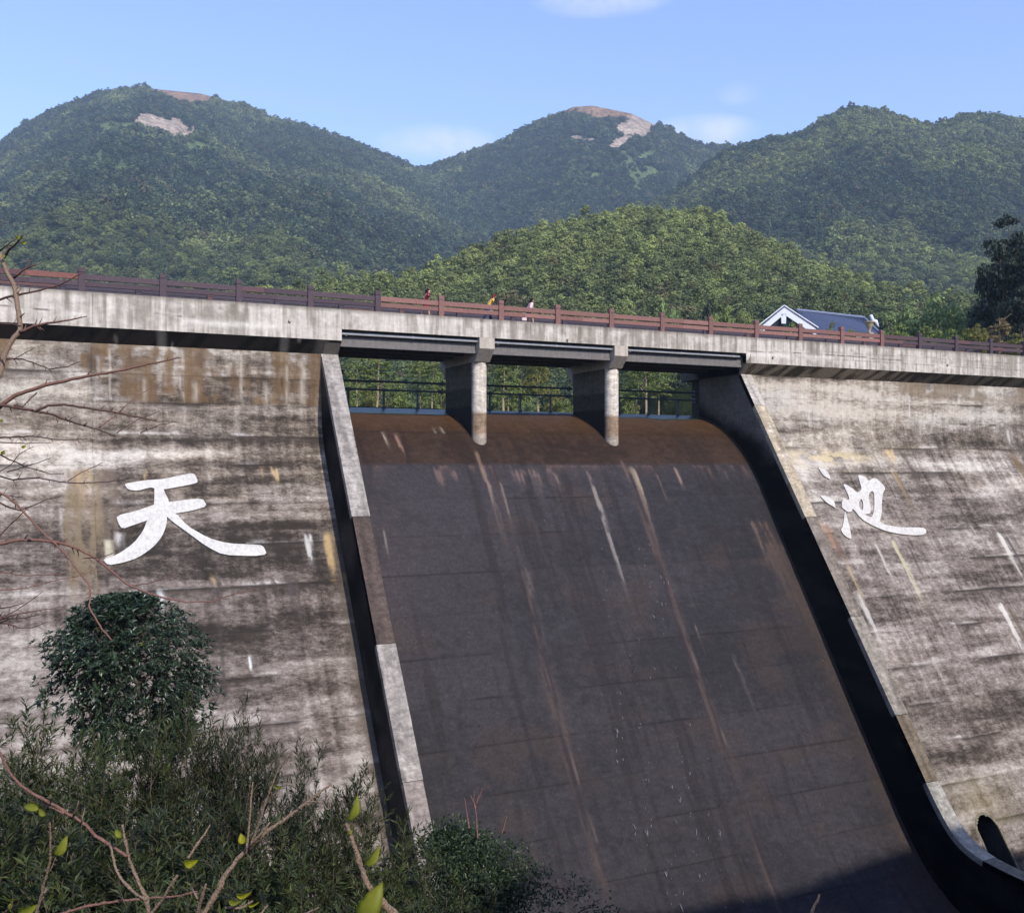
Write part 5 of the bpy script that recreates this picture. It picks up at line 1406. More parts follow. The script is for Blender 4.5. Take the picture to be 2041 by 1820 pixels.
# ---- oval-leaved shrub in front of the chute
def oval_shrub(px, py, d, halfw, hpx, label, seed, nwh=900):
    g = np.random.default_rng(seed); k = d / F
    base = at(px, py + hpx * 1.2, d); base.z = float(ground_z(base.x, base.y)) - .1
    root = empty('leafy_shrub', label, 'shrub', base)
    c = at(px, py + hpx * .9, d)
    mb = MB()
    for q in range(9):
        a = q * .7; limb(mb, base, c + Vector((math.cos(a) * halfw * k * .7, math.sin(a) * halfw * k * .7, hpx * k * random.uniform(.1, .7))), .04, .01, 6, .06, 5)
    cpart(mb.build('stems', M_BARK, None, (.1, .1, .1)), root)
    th = g.random(nwh) * 6.283; z = g.uniform(-.9, 1, nwh); r = np.sqrt(1 - z * z)
    rad = g.uniform(.3, 1.25, nwh) * (.35 + 1.25 * fbm(th * 1.6, z * 2.5, 3, seed))
    P = np.stack([r * np.cos(th) * halfw * k * rad, r * np.sin(th) * halfw * k * rad, z * hpx * k * rad], 1) + np.array(c)
    nl = 9; n = nwh * nl; B = np.repeat(P, nl, 0) + g.normal(size=(n, 3)) * .12
    V, Q = leaf_cards(B, g.normal(size=(n, 3)) + np.array([0, -.2, .5]), g.uniform(.09, .15, n), g.uniform(.045, .07, n), .15, g)
    o = mobj('foliage', fast_mesh('foliage', V, Q), M_OVAL); cpart(o, root); o['kind'] = 'stuff'
    return root
sr = oval_shrub(948, 1700, 24, 105, 76, 'broad dark oval-leaved shrub standing at the bottom in front of the chute', 7, 1300)
oval_shrub(905, 1655, 25, 56, 34, 'smaller oval-leaved shrub peaking behind the broad one beside the training wall foot', 8, 420)
mb = MB()
for x0, y0, x1, y1 in [(952, 1670, 945, 1575), (948, 1610, 938, 1585), (950, 1600, 962, 1570), (935, 1650, 926, 1590), (1000, 1660, 1010, 1625), (1060, 1760, 1168, 1782), (1120, 1770, 1140, 1795), (1150, 1820, 1200, 1790)]:
    limb(mb, at(x0, y0, 24), at(x1, y1, 24), .022, .008, 4, .05, 4)
o = mb.build('bare_shoots', M_TWIG, None, (.1, .1, .1)); cpart(o, sr)
g = np.random.default_rng(3); pts = []
for (x, y, sx, sy, n_) in ((1120, 1775, 30, 8, 60), (1160, 1780, 14, 12, 60), (1195, 1812, 24, 8, 90), (1110, 1800, 20, 12, 60), (1140, 1750, 12, 8, 16)):
    for _ in range(n_): pts.append(at(g.normal(x, sx), g.normal(y, sy), 24 + g.normal() * .3))
B = np.array([list(p) for p in pts]); V, Q = leaf_cards(B, g.normal(size=B.shape), g.uniform(.09, .14, len(B)), g.uniform(.04, .06, len(B)), .15, g)
o = mobj('outlying_leaves', fast_mesh('outlying_leaves', V, Q), M_OVAL); cpart(o, sr); o['kind'] = 'stuff'

# ---- bare branches: traced, each branch a tapered tube with thorny side shoots
def bare_branch(name, root, pts, d0, d1, w0, w1, mat, shoots=0, shoot_len=14, seg=8, knob=.0):
    n = len(pts); P = []
    # densify with slight wobble
    dense = []
    for i in range(n - 1):
        (x0, y0), (x1, y1) = pts[i], pts[i + 1]; m = max(2, int(math.hypot(x1 - x0, y1 - y0) / 9))
        for q in range(m): t = q / m; dense.append((x0 + (x1 - x0) * t + random.uniform(-.8, .8), y0 + (y1 - y0) * t + random.uniform(-.8, .8)))
    dense.append(pts[-1]); N_ = len(dense); rad = []
    for i, (x, y) in enumerate(dense):
        t = i / (N_ - 1); d = d0 + (d1 - d0) * t; P.append(at(x, y, d))
        w = w0 + (w1 - w0) * t; rad.append(w * .5 * d / F * (1 + knob * random.uniform(-.5, 1.0) * (1 if i % 3 == 0 else .2)))
    mb = MB(); mb.tube(P, rad, seg)
    for _ in range(shoots):
        i = random.randrange(1, N_ - 1); x, y = dense[i]; a = random.uniform(0, 6.283)
        tx, ty = dense[i + 1][0] - dense[i - 1][0], dense[i + 1][1] - dense[i - 1][1]; ln = math.hypot(tx, ty) + .01
        sgn = random.choice((-1, 1)); L = shoot_len * random.uniform(.35, 1.2)
        dx, dy = (tx / ln * .6 - sgn * ty / ln * .8) * L, (ty / ln * .6 + sgn * tx / ln * .8) * L
        dd = d0 + (d1 - d0) * i / (N_ - 1)
        p0, p1 = at(x, y, dd), at(x + dx, y + dy, dd + random.uniform(-.5, .5) * L * dd / F)
        pm = p0.lerp(p1, .5) + Vector((random.gauss(0, 1), random.gauss(0, 1), random.gauss(0, 1))) * L * dd / F * .06
        mb.tube([p0, pm, p1], [rad[i] * .55, rad[i] * .4, rad[i] * .15], 5)
    return cpart(mb.build(name, mat, None, (.3, .3, .3), smooth=True), root)

tree_b = empty('bare_tree', 'leafless thorny tree whose twigs reach in from the left edge across the dam', 'tree', at(-260, 2700, 5.8))
b3 = lambda L: [(x * .228, 452.1 + y * .228) for x, y in L]
b4 = lambda L: [(x * .2557, 864.4 + y * .2557) for x, y in L]
TB = at(-260, 2700, 5.8); TB.z = float(ground_z(TB.x, TB.y)) - .1; tree_b.location = TB
mb = MB(); tp = [TB] + [at(x, y, 5.8) for x, y in ((-240, 2000), (-200, 1500), (-170, 1150), (-130, 950), (-60, 820))]
mb.tube(tp, [.09, .075, .06, .05, .04, .025], 10); cpart(mb.build('trunk', M_TWIGD, None, (.3, .3, .3), smooth=True), tree_b)
E = (-150, 1050); E2 = (-170, 1160)
for L, w0, w1, mt, sh in [
    ([(-60, 820)] + b3([(0, 1290), (40, 1120), (100, 1000), (180, 900), (165, 750), (140, 600), (120, 500), (60, 400), (20, 300), (0, 230)]), 11, 6, M_LICH, 8),
    (b3([(20, 290), (80, 200), (150, 140), (200, 75)]), 5, 2, M_TWIGD, 3), (b3([(0, 215), (60, 160), (140, 110)]), 3, 1.5, M_TWIGD, 3),
    (b3([(120, 450), (200, 380), (270, 345), (350, 325)]), 4.5, 1.5, M_TWIG, 3),
    (b3([(-200, 660), (0, 640), (100, 605), (200, 590), (300, 570), (400, 540), (480, 525), (600, 470), (720, 405)]), 5, 1.5, M_TWIGD, 7),
    (b3([(170, 925), (300, 870), (500, 830), (650, 810), (760, 785)]), 6, 1.5, M_TWIG, 7), (b3([(-100, 830), (0, 850), (100, 855), (180, 870)]), 3, 3, M_TWIGD, 4),
    ([(-130, 950)] + b3([(0, 1570), (120, 1480), (350, 1400), (600, 1340), (800, 1300), (1050, 1260), (1300, 1200), (1580, 1145)]), 10, 2.2, M_TWIG, 8),
    ([(-130, 960)] + b3([(0, 1560), (200, 1590), (310, 1610), (420, 1565), (560, 1555), (800, 1590), (1000, 1620), (1200, 1665), (1370, 1695)]), 7, 2.2, M_TWIGD, 14),
    (b3([(310, 1610), (450, 1640), (600, 1695), (770, 1750), (900, 1790), (1000, 1830)]), 4.5, 1.5, M_TWIGD, 8),
    (b3([(-200, 1150), (0, 1150), (200, 1160), (320, 1200), (430, 1245), (600, 1220), (700, 1180)]), 3.5, 1.2, M_TWIGD, 6),
    (b3([(860, 1760), (1010, 1650), (1100, 1560), (1280, 1430), (1370, 1370)]), 2.6, 1, M_TWIG, 4),
    (b3([(1020, 1800), (1200, 1690), (1390, 1610)]), 2.2, 1, M_TWIGD, 3), (b3([(1230, 1800), (1400, 1730), (1540, 1705)]), 2.2, 1, M_TWIGD, 2),
    (b3([(320, 1450), (240, 1530), (200, 1570), (120, 1560)]), 3, 1.5, M_TWIGD, 4), (b3([(-100, 1230), (0, 1180), (130, 1150), (300, 1060)]), 2.5, 1, M_TWIGD, 4),
    ([E2] + b4([(-100, 890), (0, 860), (150, 830), (330, 830), (480, 855), (600, 895), (730, 960), (850, 1055), (1000, 1180)]) + [(300, 1184), (330, 1192), (371, 1200), (422, 1199), (469, 1183), (504, 1175)], 7.5, 1.6, M_TWIG, 9),
    ([E] + b4([(-60, 440), (60, 490), (150, 570), (260, 690), (370, 810), (480, 900), (560, 1000), (640, 1110), (700, 1190), (705, 1300), (690, 1340), (740, 1430), (800, 1530), (870, 1610)]), 5.5, 2.4, M_TWIG, 16),
    (b4([(0, 540), (80, 580), (160, 600), (230, 570), (350, 520), (470, 490)]), 3, 1, M_TWIGD, 5), (b4([(-100, 900), (0, 790), (120, 670), (220, 580)]), 3, 1.5, M_TWIG, 4),
    (b4([(-100, 120), (40, 185), (200, 260), (400, 315), (500, 310)]), 2.8, 1.2, M_TWIGD, 6), (b4([(-100, 300), (0, 330), (100, 360), (300, 345), (500, 380), (650, 385), (850, 375), (1030, 345)]), 3, 1.0, M_TWIGD, 9),
    (b4([(530, 370), (640, 300), (800, 225)]), 2, 1, M_TWIG, 3), (b4([(-100, 40), (0, 30), (250, 20), (400, 40), (520, 50), (680, 40)]), 3, 1.2, M_TWIGD, 9),
    (b4([(-100, 1060), (0, 1080), (200, 1105), (400, 1100), (600, 1080)]), 2.6, .9, M_TWIG, 5), (b4([(-100, 1240), (0, 1220), (200, 1205), (400, 1150), (600, 1110), (740, 1060)]), 2.6, .9, M_TWIG, 5),
    (b4([(1030, 1185), (1150, 1170), (1270, 1130), (1390, 1100)]), 2, .9, M_TWIG, 2), (b4([(-100, 1480), (0, 1440), (100, 1390), (200, 1330), (330, 1235)]), 2.6, .9, M_TWIG, 4),
    (b4([(-100, 1500), (0, 1450), (150, 1400), (350, 1370), (520, 1345)]), 2.6, .9, M_TWIG, 5), (b4([(-100, 1500), (0, 1470), (80, 1440), (200, 1435), (310, 1415)]), 3, 1, M_TWIGD, 5),
    (b4([(0, 1470), (60, 1480), (150, 1510), (250, 1510), (370, 1465)]), 3, 1, M_TWIG, 6), (b4([(650, 970), (780, 965), (880, 930)]), 2.2, 1, M_TWIGD, 2),
    (b4([(0, 290), (80, 250), (150, 160), (260, 100)]), 2, .9, M_TWIGD, 4), (b4([(60, 300), (250, 240), (400, 190)]), 2, .9, M_TWIGD, 4), (b4([(0, 70), (200, 75), (400, 72)]), 2, .9, M_TWIG, 4),
    (b4([(-60, 1380), (0, 1360), (80, 1350), (180, 1320)]), 3, 1, M_TWIGD, 4), (b4([(-60, 1440), (0, 1420), (60, 1440), (130, 1440)]), 4, 1.4, M_TWIGD, 6), (b4([(-40, 500), (30, 470), (90, 490), (180, 490)]), 2.5, 1, M_TWIGD, 5)]:
    bare_branch('branch', tree_b, L, 5.8 + random.uniform(-.3, .3), 5.8 + random.uniform(-.5, .5), w0 * 1.2, w1 * 1.3, mt, int(sh * 1.3), 15, 6)

def leaf_mesh(L, W, seed):
    """one broad leaf, curled along its midrib, slightly thick"""
    g = random.Random(seed); bm = bmesh.new(); n = 9; rows = []
    for i in range(n):
        t = i / (n - 1); w = W * math.sin(math.pi * min(1, t ** .8 * 1.02)) ** .8 * .5 + .0006
        y = L * t; z = -.35 * L * t * t + .12 * L * math.sin(t * 3)
        rows.append([bm.verts.new((sx * w, y, z + abs(sx) * w * .45 + .03 * L * g.uniform(-1, 1) * abs(sx))) for sx in (-1, -.5, 0, .5, 1)])
    for a, b in zip(rows[:-1], rows[1:]):
        for k in range(4): bm.faces.new((a[k], a[k + 1], b[k + 1], b[k]))
    bmesh.ops.solidify(bm, geom=list(bm.faces), thickness=.0006)
    me = bpy.data.meshes.new('leaf'); bm.to_mesh(me); bm.free()
    for p in me.polygons: p.use_smooth = True
    return me
def add_leaf(root, x, y, d, size, ang, tilt, mat, seed, wf=.5):
    """ang: direction in the picture, degrees counter-clockwise from right; tilt about its own axis"""
    me = leaf_mesh(size * d / F, size * wf * d / F, seed); me.materials.append(mat)
    o = bpy.data.objects.new('leaf', me); COL.objects.link(o)
    a = math.radians(ang); right = Vector((CA, -SA, 0)); up = Vector((0, 0, 1)); fw = Vector((SA, CA, 0))
    Yd = (right * math.cos(a) + up * math.sin(a)).normalized(); Zd = -fw
    q = Matrix.Rotation(math.radians(tilt), 3, Yd); Zd = q @ Zd; Xd = Yd.cross(Zd)
    M = Matrix((Xd, Yd, Zd)).transposed().to_4x4(); M.translation = at(x, y, d)
    o.parent = root; o.matrix_parent_inverse = Matrix.Translation(-root.location); o.matrix_basis = M
    return o
M_YL = mat_leaf('yellow_leaf', (.50, .42, .03), (.46, .50, .05), rough=.45, trans=.35, var=.12)
M_GL = mat_leaf('lime_leaf', (.30, .33, .05), (.37, .38, .06), rough=.45, trans=.35, var=.12)
f5 = lambda L: [(x * .4235, 1130.3 + y * .4235) for x, y in L]
gz = float(ground_z(*at(330, 1900, 2.4).xy))
fb = empty('bare_shrub', 'bare pale-barked foreground shrub with a few yellow-green leaves at the bottom left', 'shrub', Vector((*at(330, 1900, 2.4).xy, gz)))
mb = MB()
for (x, y) in ((300, 1850), (400, 1850), (140, 1850), (80, 1850)):
    p = at(x, y, 2.4); mb.tube([fb.location + Vector((0, 0, -.05)), fb.location.lerp(p, .5) + Vector((.03, .02, 0)), p], [.02, .013, .008], 8)
cpart(mb.build('trunk', M_LICH, None, (.3, .3, .3), smooth=True), fb)
for L, w0, w1, mt, sh, kn in [
    (f5([(-40, 800), (0, 870), (40, 960), (100, 1030), (160, 1070), (220, 1100), (330, 1165), (400, 1210), (450, 1265), (520, 1310), (600, 1360)]), 5, 6.5, M_TWIG, 6, .15),
    (f5([(710, 1700), (700, 1628), (690, 1560), (660, 1500), (630, 1430), (610, 1380), (590, 1290), (575, 1210)]), 10, 3.5, M_LICH, 9, .5),
    (f5([(300, 1160), (230, 1125), (170, 1100)]), 4, 2, M_TWIG, 1, .2), (f5([(345, 1170), (360, 1140), (370, 1100)]), 3.5, 2, M_LICH, 1, .3), (f5([(240, 1105), (238, 1070)]), 3, 2, M_LICH, 0, .2), (f5([(385, 1195), (400, 1130)]), 3, 1.6, M_LICH, 1, .2),
    (f5([(520, 1310), (530, 1350), (545, 1420), (580, 1480), (640, 1540), (690, 1565)]), 4, 6, M_LICH, 6, .5),
    (f5([(200, 1660), (300, 1628), (420, 1590), (560, 1570), (720, 1555), (850, 1545), (930, 1525)]), 6, 3, M_TWIG, 7, .2),
    (f5([(700, 1640), (760, 1570), (800, 1500), (835, 1450)]), 6, 4, M_LICH, 2, .2),
    (f5([(940, 1680), (960, 1628), (1010, 1550), (1060, 1450), (1120, 1370), (1180, 1310), (1260, 1240), (1350, 1180), (1450, 1100), (1560, 1020)]), 11, 4, M_LICH, 10, .3),
    (f5([(1180, 1310), (1210, 1230), (1250, 1110), (1300, 970), (1360, 880)]), 5, 2, M_LICH, 5, .3), (f5([(1160, 1330), (1170, 1240), (1180, 1130), (1190, 1010)]), 5, 2.5, M_LICH, 4, .3),
    (f5([(1190, 1295), (1240, 1240), (1270, 1200)]), 5, 3, M_LICH, 3, .6), (f5([(1420, 1100), (1510, 1105)]), 3, 2, M_LICH, 1, .3), (f5([(1240, 1110), (1300, 1060)]), 3, 2, M_LICH, 1, .3),
    (f5([(920, 1690), (930, 1628), (945, 1560), (970, 1490)]), 8, 4, M_LICH, 5, .7), (f5([(900, 1510), (930, 1560)]), 5, 4, M_LICH, 1, .6),
    (f5([(150, 1700), (170, 1628), (190, 1560), (210, 1480), (235, 1390), (238, 1300), (235, 1200)]), 6, 3, M_LICH, 4, .3), (f5([(230, 1440), (265, 1360)]), 3, 2, M_LICH, 0, .3), (f5([(205, 1540), (228, 1510)]), 4, 2, M_LICH, 0, .3),
    (f5([(885, 1370), (930, 1300), (960, 1260), (990, 1210)]), 5, 2.5, M_LICH, 2, .4), (f5([(1180, 1690), (1260, 1590)]), 6, 3, M_LICH, 2, .4), (f5([(1060, 1600), (1130, 1605), (1190, 1570)]), 5, 3, M_LICH, 2, .4), (f5([(1400, 1650), (1500, 1600)]), 5, 2, M_LICH, 1, .3),
    (f5([(20, 1625), (55, 1600), (60, 1560)]), 3, 1.5, M_TWIG, 0, .2)]:
    bare_branch('branch', fb, L, 2.4, 2.4 + random.uniform(-.08, .08), w0, w1, mt, int(sh * 2.2) + 2, 7, 8, kn + .2)
for i, (x, y, sz, ang, tilt, mt, wf) in enumerate([(185, 1140, 36, 165, 30, M_GL, .5), (215, 1168, 20, 140, 10, M_GL, .6), (262, 1355, 40, 55, 25, M_GL, .5), (572, 1272, 20, 130, 20, M_GL, .7), (865, 1385, 27, -5, 20, M_YL, .75), (1148, 1300, 20, 110, 10, M_YL, .8),
        (1110, 1535, 30, -8, 30, M_YL, .55), (1075, 1565, 26, -15, 20, M_GL, .6), (1160, 1580, 24, -10, 40, M_YL, .5), (1290, 1025, 18, -20, 30, M_GL, .5), (85, 1620, 36, 10, 20, M_GL, .7), (20, 1545, 26, -30, 45, M_GL, .5), (55, 1580, 22, -100, 40, M_GL, .5)]):
    xx, yy = f5([(x, y)])[0]; add_leaf(fb, xx, yy, 2.38, sz, ang, tilt, mt, i, wf)
rb = empty('twig', 'single knobbly twig with large lime-green leaves rising at the bottom left of centre', 'branch', Vector((*at(800, 1900, 1.7).xy, float(ground_z(*at(800, 1900, 1.7).xy)))))
for L, w0, w1, sh in [(f5([(2000, 1760), (1850, 1628), (1760, 1540), (1720, 1470), (1690, 1380), (1660, 1290), (1630, 1200)]), 18, 7, 6)]:
    bare_branch('stem', rb, L, 1.7, 1.7, w0, w1, M_LICH, sh, 8, 10, .35)
mb = MB(); p = at(f5([(2000, 1760)])[0][0], f5([(2000, 1760)])[0][1], 1.7); mb.tube([rb.location, rb.location.lerp(p, .5) + Vector((.02, 0, 0)), p], [.014, .011, .009], 8); cpart(mb.build('lower_stem', M_LICH, None, (.3, .3, .3)), rb)
for i, (x, y, sz, ang, tilt, mt, wf) in enumerate([(1635, 1190, 50, 58, 35, M_GL, .42), (1715, 1400, 46, 42, 30, M_GL, .45), (1690, 1640, 74, 50, 10, M_GL, .62), (1790, 1620, 40, -20, 30, M_GL, .6), (1640, 1255, 10, 40, 0, M_GL, .5)]):
    xx, yy = f5([(x, y)])[0]; add_leaf(rb, xx, yy, 1.69, sz, ang, tilt, mt, 30 + i, wf)
tw = empty('twig', 'short pale twig tip poking up at the bottom edge in front of the chute', 'branch', Vector((*at(1600, 1900, 1.6).xy, float(ground_z(*at(1600, 1900, 1.6).xy)))))
bare_branch('stem', tw, [(1560, 1950), (1600, 1860), (1617, 1820), (1622, 1806), (1628, 1796), (1633, 1782)], 1.6, 1.6, 10, 4, M_LICH, 1, 6, 8, .3)
mb = MB(); p = at(1560, 1950, 1.6); mb.tube([tw.location, p], [.008, .005], 8); cpart(mb.build('lower_stem', M_LICH, None, (.3, .3, .3)), tw)
for x, y, sz, a, mt in ((34, 478, 10, 60, M_GL), (8, 515, 9, 100, M_GL), (43, 892, 9, 20, M_YL), (2, 905, 10, 40, M_GL), (4, 842, 8, 120, M_GL), (44, 485, 8, 10, M_YL)):
    add_leaf(tree_b, x, y, 5.75, sz, a, 30, mt, int(x), .7)
# ------------------------------------------------------------------ trees one can tell apart behind the dam
M_T = {'light': mat_leaf('light_green_leaf', (.13, .19, .065), (.25, .32, .11), trans=.25, var=.45),
       'mid': mat_leaf('mid_green_leaf', (.10, .14, .035), (.23, .27, .065), trans=.22, var=.5),
       'dark': mat_leaf('shaded_green_leaf', (.010, .018, .010), (.026, .040, .020), trans=.12, var=.5),  # near-black tones: the shade on these trees is put into the leaves
       'yellow': mat_leaf('yellowing_leaf', (.13, .14, .035), (.26, .24, .06), trans=.3, var=.4),
       'brown': mat_leaf('autumn_leaf', (.16, .12, .06), (.26, .2, .08), trans=.3, var=.4)}
_crowns = {}
def crown_kind(kind, k):
    key = (kind, k)
    if key not in _crowns:
        cfg = {0: (900 + k, 64, 90, .052, .55, 1.25, -.5), 1: (950 + k, 60, 70, .056, .4, 1.9, -.7)}[k // 2]
        me = crown_mesh('crown', cfg[0], cfg[1], cfg[2], cfg[3], flat=cfg[4], hgt=cfg[5], lowcut=cfg[6])
        me.materials.append(M_T[kind]); _crowns[key] = me
    return _crowns[key]
def tree(name, label, px, base_z, d, top_py, rad_px, kind, k, trunk_mat=None, crown_low=.35, group=None, trunk_r=.12, lean=0.0):
    r = (px - CX) / F; top_z = (HY - top_py) / F * d
    X, Y = d * (SA + r * CA), d * (CA - r * SA)
    e = empty(name, label, 'tree', (X, Y, base_z), group)
    H = top_z - base_z; rad = rad_px / F * d; cz = H - rad * 1.2
    mb = MB(); pts = [Vector((0, 0, -.6))] + [Vector((lean * H * t + random.gauss(0, .04) * H * .15, random.gauss(0, .04) * H * .15, H * t * .92)) for t in (.2, .4, .6, .8, 1.0)]
    mb.tube(pts, [trunk_r, trunk_r * .9, trunk_r * .75, trunk_r * .55, trunk_r * .35, trunk_r * .12], 7)
    mb.build('trunk', trunk_mat or M_BARK, e, (.1, .1, .1))
    mb = MB()
    for q in range(7):
        t = random.uniform(.35, .85); a = random.random() * 6.283; p0 = Vector((lean * H * t, 0, H * t)); p1 = p0 + Vector((math.cos(a), math.sin(a), random.uniform(.5, 1.2))) * rad * .7
        limb(mb, p0, p1, trunk_r * .35, trunk_r * .08, 4, .06, 4)
    mb.build('limbs', trunk_mat or M_BARK, e, (.1, .1, .1))
    o = bpy.data.objects.new('crown', crown_kind(kind, k)); link(o, e); o['kind'] = 'stuff'
    hs = {0: 1.25, 1: 1.9}[k // 2]; zs = (H * (1 - crown_low)) / (hs * 2 * .78)
    o.scale = (rad, rad, zs); o.location = (lean * H * .8, 0, H - hs * zs * 1.05); o.rotation_euler = (0, 0, random.random() * 6.28)
    return e
# pale slender trunks seen through the spillway openings, on the far shore
PT = [(712, 'faint'), (752, 'tall'), (838, 'short'), (1002, 'tall'), (1014, 'thin'), (1073, 'light'), (1270, 'thin'), (1288, 'tall'), (1312, 'thin'), (1165, 'thin'), (860, 'thin')]
lab_p = ['slender pale trunk at the left of the left weir opening, half hidden by leaves', 'tallest pale tree trunk seen through the left weir opening', 'short pale trunk right of centre in the left weir opening',
         'straight pale trunk just right of the first pier, through the middle opening', 'thin pale trunk second right of the first pier', 'light-crowned pale tree in the centre of the middle weir opening',
         'thin pale trunk at the left of the right weir opening', 'brightest pale trunk in the right weir opening', 'thin pale trunk right of centre in the right weir opening', 'thin pale trunk hidden just left of the second pier', 'thin pale trunk just left of the first pier']
for (x, k), lb in zip(PT, lab_p):
    d = random.uniform(95, 100)
    tree('pale_trunked_tree', lb, x, 3.6, d, 690 if k == 'tall' else 700, 26, 'yellow' if k == 'light' else 'mid', 2 if k != 'light' else 0, M_PALE, .38, 'pale-trunked trees on the reservoir shore', .13 if k in ('tall', 'light') else .09, random.uniform(-.03, .03))
fb_ = [(700, 735, 'mid', 0, 24), (735, 770, 'yellow', 1, 20), (790, 745, 'mid', 1, 26), (815, 780, 'light', 0, 22), (850, 770, 'mid', 0, 24), (880, 740, 'mid', 1, 24), (770, 790, 'yellow', 0, 18), (690, 790, 'light', 1, 18),
       (990, 770, 'mid', 1, 26), (1035, 745, 'mid', 0, 26), (1060, 790, 'light', 0, 22), (1100, 760, 'yellow', 1, 26), (1125, 790, 'mid', 1, 22), (1010, 800, 'yellow', 0, 16),
       (1245, 760, 'mid', 0, 24), (1300, 770, 'mid', 1, 22), (1265, 800, 'yellow', 1, 16), (1350, 735, 'dark', 0, 34), (1385, 740, 'dark', 1, 30)]
bw = ['left', 'middle', 'right']
for i, (x, y, kd, k, rp) in enumerate(fb_):
    bay = 0 if x < 900 else (1 if x < 1180 else 2)
    tone = {'mid': 'green', 'yellow': 'yellowish', 'light': 'pale green', 'dark': 'very dark'}[kd]
    j = sum(1 for q in fb_[:i] if (0 if q[0] < 900 else (1 if q[0] < 1180 else 2)) == bay)
    place = ['left part', 'left of centre', 'centre', 'right of centre', 'right part', 'far right', 'low middle', 'low left'][j % 8]
    sz = 'low' if y > 765 else 'tall'
    tree('shore_tree', f'{sz} {tone} leafy tree on the shore, {place} of the {bw[bay]} weir opening', x, 3.4, random.uniform(104, 111), y, rp, kd, k, None, .02, 'leafy trees on the reservoir shore')
# right bank, around the house
RT = [(1862, 575, 60, 'light', 0, 104, 7.5, 'tall light green tree with twin pale trunks right of the blue roof', M_PALE), (1800, 600, 46, 'light', 1, 112, 8, 'light green tree directly right of the blue roof', None),
      (1925, 600, 34, 'light', 3, 98, 7.5, 'slim light green tree between the twin-trunked tree and the dark trees', None), (1790, 640, 34, 'mid', 0, 92, 7.5, 'low mid green bush-like tree beside the right end of the roof', None),
      (1850, 645, 34, 'mid', 1, 86, 7.5, 'low dark-shaded tree behind the right hand fence posts', None), (1905, 650, 28, 'mid', 0, 84, 7.5, 'low green tree behind the fence left of the autumn tree', None),
      (1945, 640, 26, 'yellow', 1, 82, 7.5, 'small yellow-green tree behind the right hand fence', None), (1992, 625, 30, 'brown', 3, 82, 7.5, 'small reddish-brown autumn tree behind the last fence posts on the right', M_PALE), (2035, 660, 30, 'yellow', 0, 80, 7.5, 'yellow-green bush at the right edge behind the fence', None),
      (2010, 400, 52, 'dark', 2, 96, 7.5, 'tallest nearly black tree at the right edge, with a ragged top', None), (2000, 470, 56, 'dark', 0, 94, 7.5, 'broad nearly black tree left of the tallest one at the right edge', None), (2060, 450, 60, 'dark', 1, 92, 7.5, 'nearly black tree cut by the right edge of the view', None),
      (1975, 520, 40, 'dark', 1, 98, 7.5, 'smaller nearly black tree at the left foot of the dark group', None), (1960, 575, 30, 'dark', 0, 100, 7.5, 'lowest nearly black tree beside the slim light green one', None), (2040, 560, 50, 'dark', 0, 90, 7.5, 'low nearly black tree filling under the dark group at the right edge', None),
      (1700, 650, 26, 'mid', 1, 86, 7.5, 'low green bush in front of the blue roof, behind the fence', None), (1655, 632, 13, 'mid', 0, 100, 7.5, 'small dark rounded treetop in front of the blue roof beside the gable', None), (1575, 635, 22, 'mid', 0, 100, 7.5, 'shadowy treetop in front of the gable opening', None),
      (1483, 610, 36, 'mid', 0, 112, 7, 'mid green tree just left of the gabled roof', None), (1440, 600, 34, 'mid', 1, 114, 6, 'darker green tree second left of the gabled roof', None), (1330, 585, 34, 'light', 1, 118, 3.4, 'light green tree rising above the fence centre right', None), (1400, 590, 34, 'dark', 0, 122, 3.6, 'dark spire-like tree above the fence left of the gabled roof', None)]
for (x, y, rp, kd, k, d, bz, lb, tm) in RT:
    tree('bank_tree', lb, x, bz, d, y, rp, kd, k, tm, .12 if kd != 'dark' or y > 450 else .3, None, .16)

# ------------------------------------------------------------------ house with blue roof and white gable
M_BLUE = mat_plain('blue_roof_tile', srgb(60, 66, 88), .6, .4, var=.2, scale=2)
M_WPAINT = mat_plain('white_paint', srgb(214, 214, 222), .6, .3, var=.08, scale=3)
M_GLASS, nt, bb = new_mat('dark_glass'); bb.inputs['Base Color'].default_value = (.02, .035, .04, 1); bb.inputs['Roughness'].default_value = .08
M_WALLH = mat_plain('house_wall', srgb(168, 160, 150), .8, .2, var=.1)
def P3(x, y, d): return at(x, y, d)
hx = at(1600, 700, 118); house = empty('house', 'single storey house with a big white gable front and long blue roof', 'house', (hx.x, hx.y, 10.5))
def hp(o): o.parent = house; o.matrix_parent_inverse = Matrix.Translation(-house.location); return o
dg = 114.0; ap = at(1563, 612, dg); lf = at(1500, 664, dg); rt = at(1627, 655, dg)
fwd = Vector((SA * .55 + CA * .3, CA * .9, 0)).normalized() * 1.0
def board(a, b, depth, hh, name, mat):
    """thick bargeboard from a down to b"""
    mb = MB(); up = Vector((0, 0, hh)); q = fwd * depth
    vs = [a, b, b - up, a - up]; vs2 = [v + q for v in vs]
    mb.add(vs + vs2, [(0, 1, 2, 3), (7, 6, 5, 4), (0, 4, 5, 1), (1, 5, 6, 2), (2, 6, 7, 3), (3, 7, 4, 0)]); return hp(mb.build(name, mat, None, (.8, .8, .8)))
board(ap, lf, .5, .85, 'bargeboard', M_WPAINT); board(ap + Vector((0, 0, .002)), rt, .5, .85, 'bargeboard', M_WPAINT)
board(ap + Vector((-.04, 0, .22)), lf + Vector((-.3, 0, .18)), .7, .14, 'gable_coping', M_WPAINT); board(ap + Vector((.0, -.05, .24)), rt + Vector((.3, -.05, .18)), .75, .14, 'gable_coping', M_WPAINT)
rgt = Vector((CA, -SA, 0))
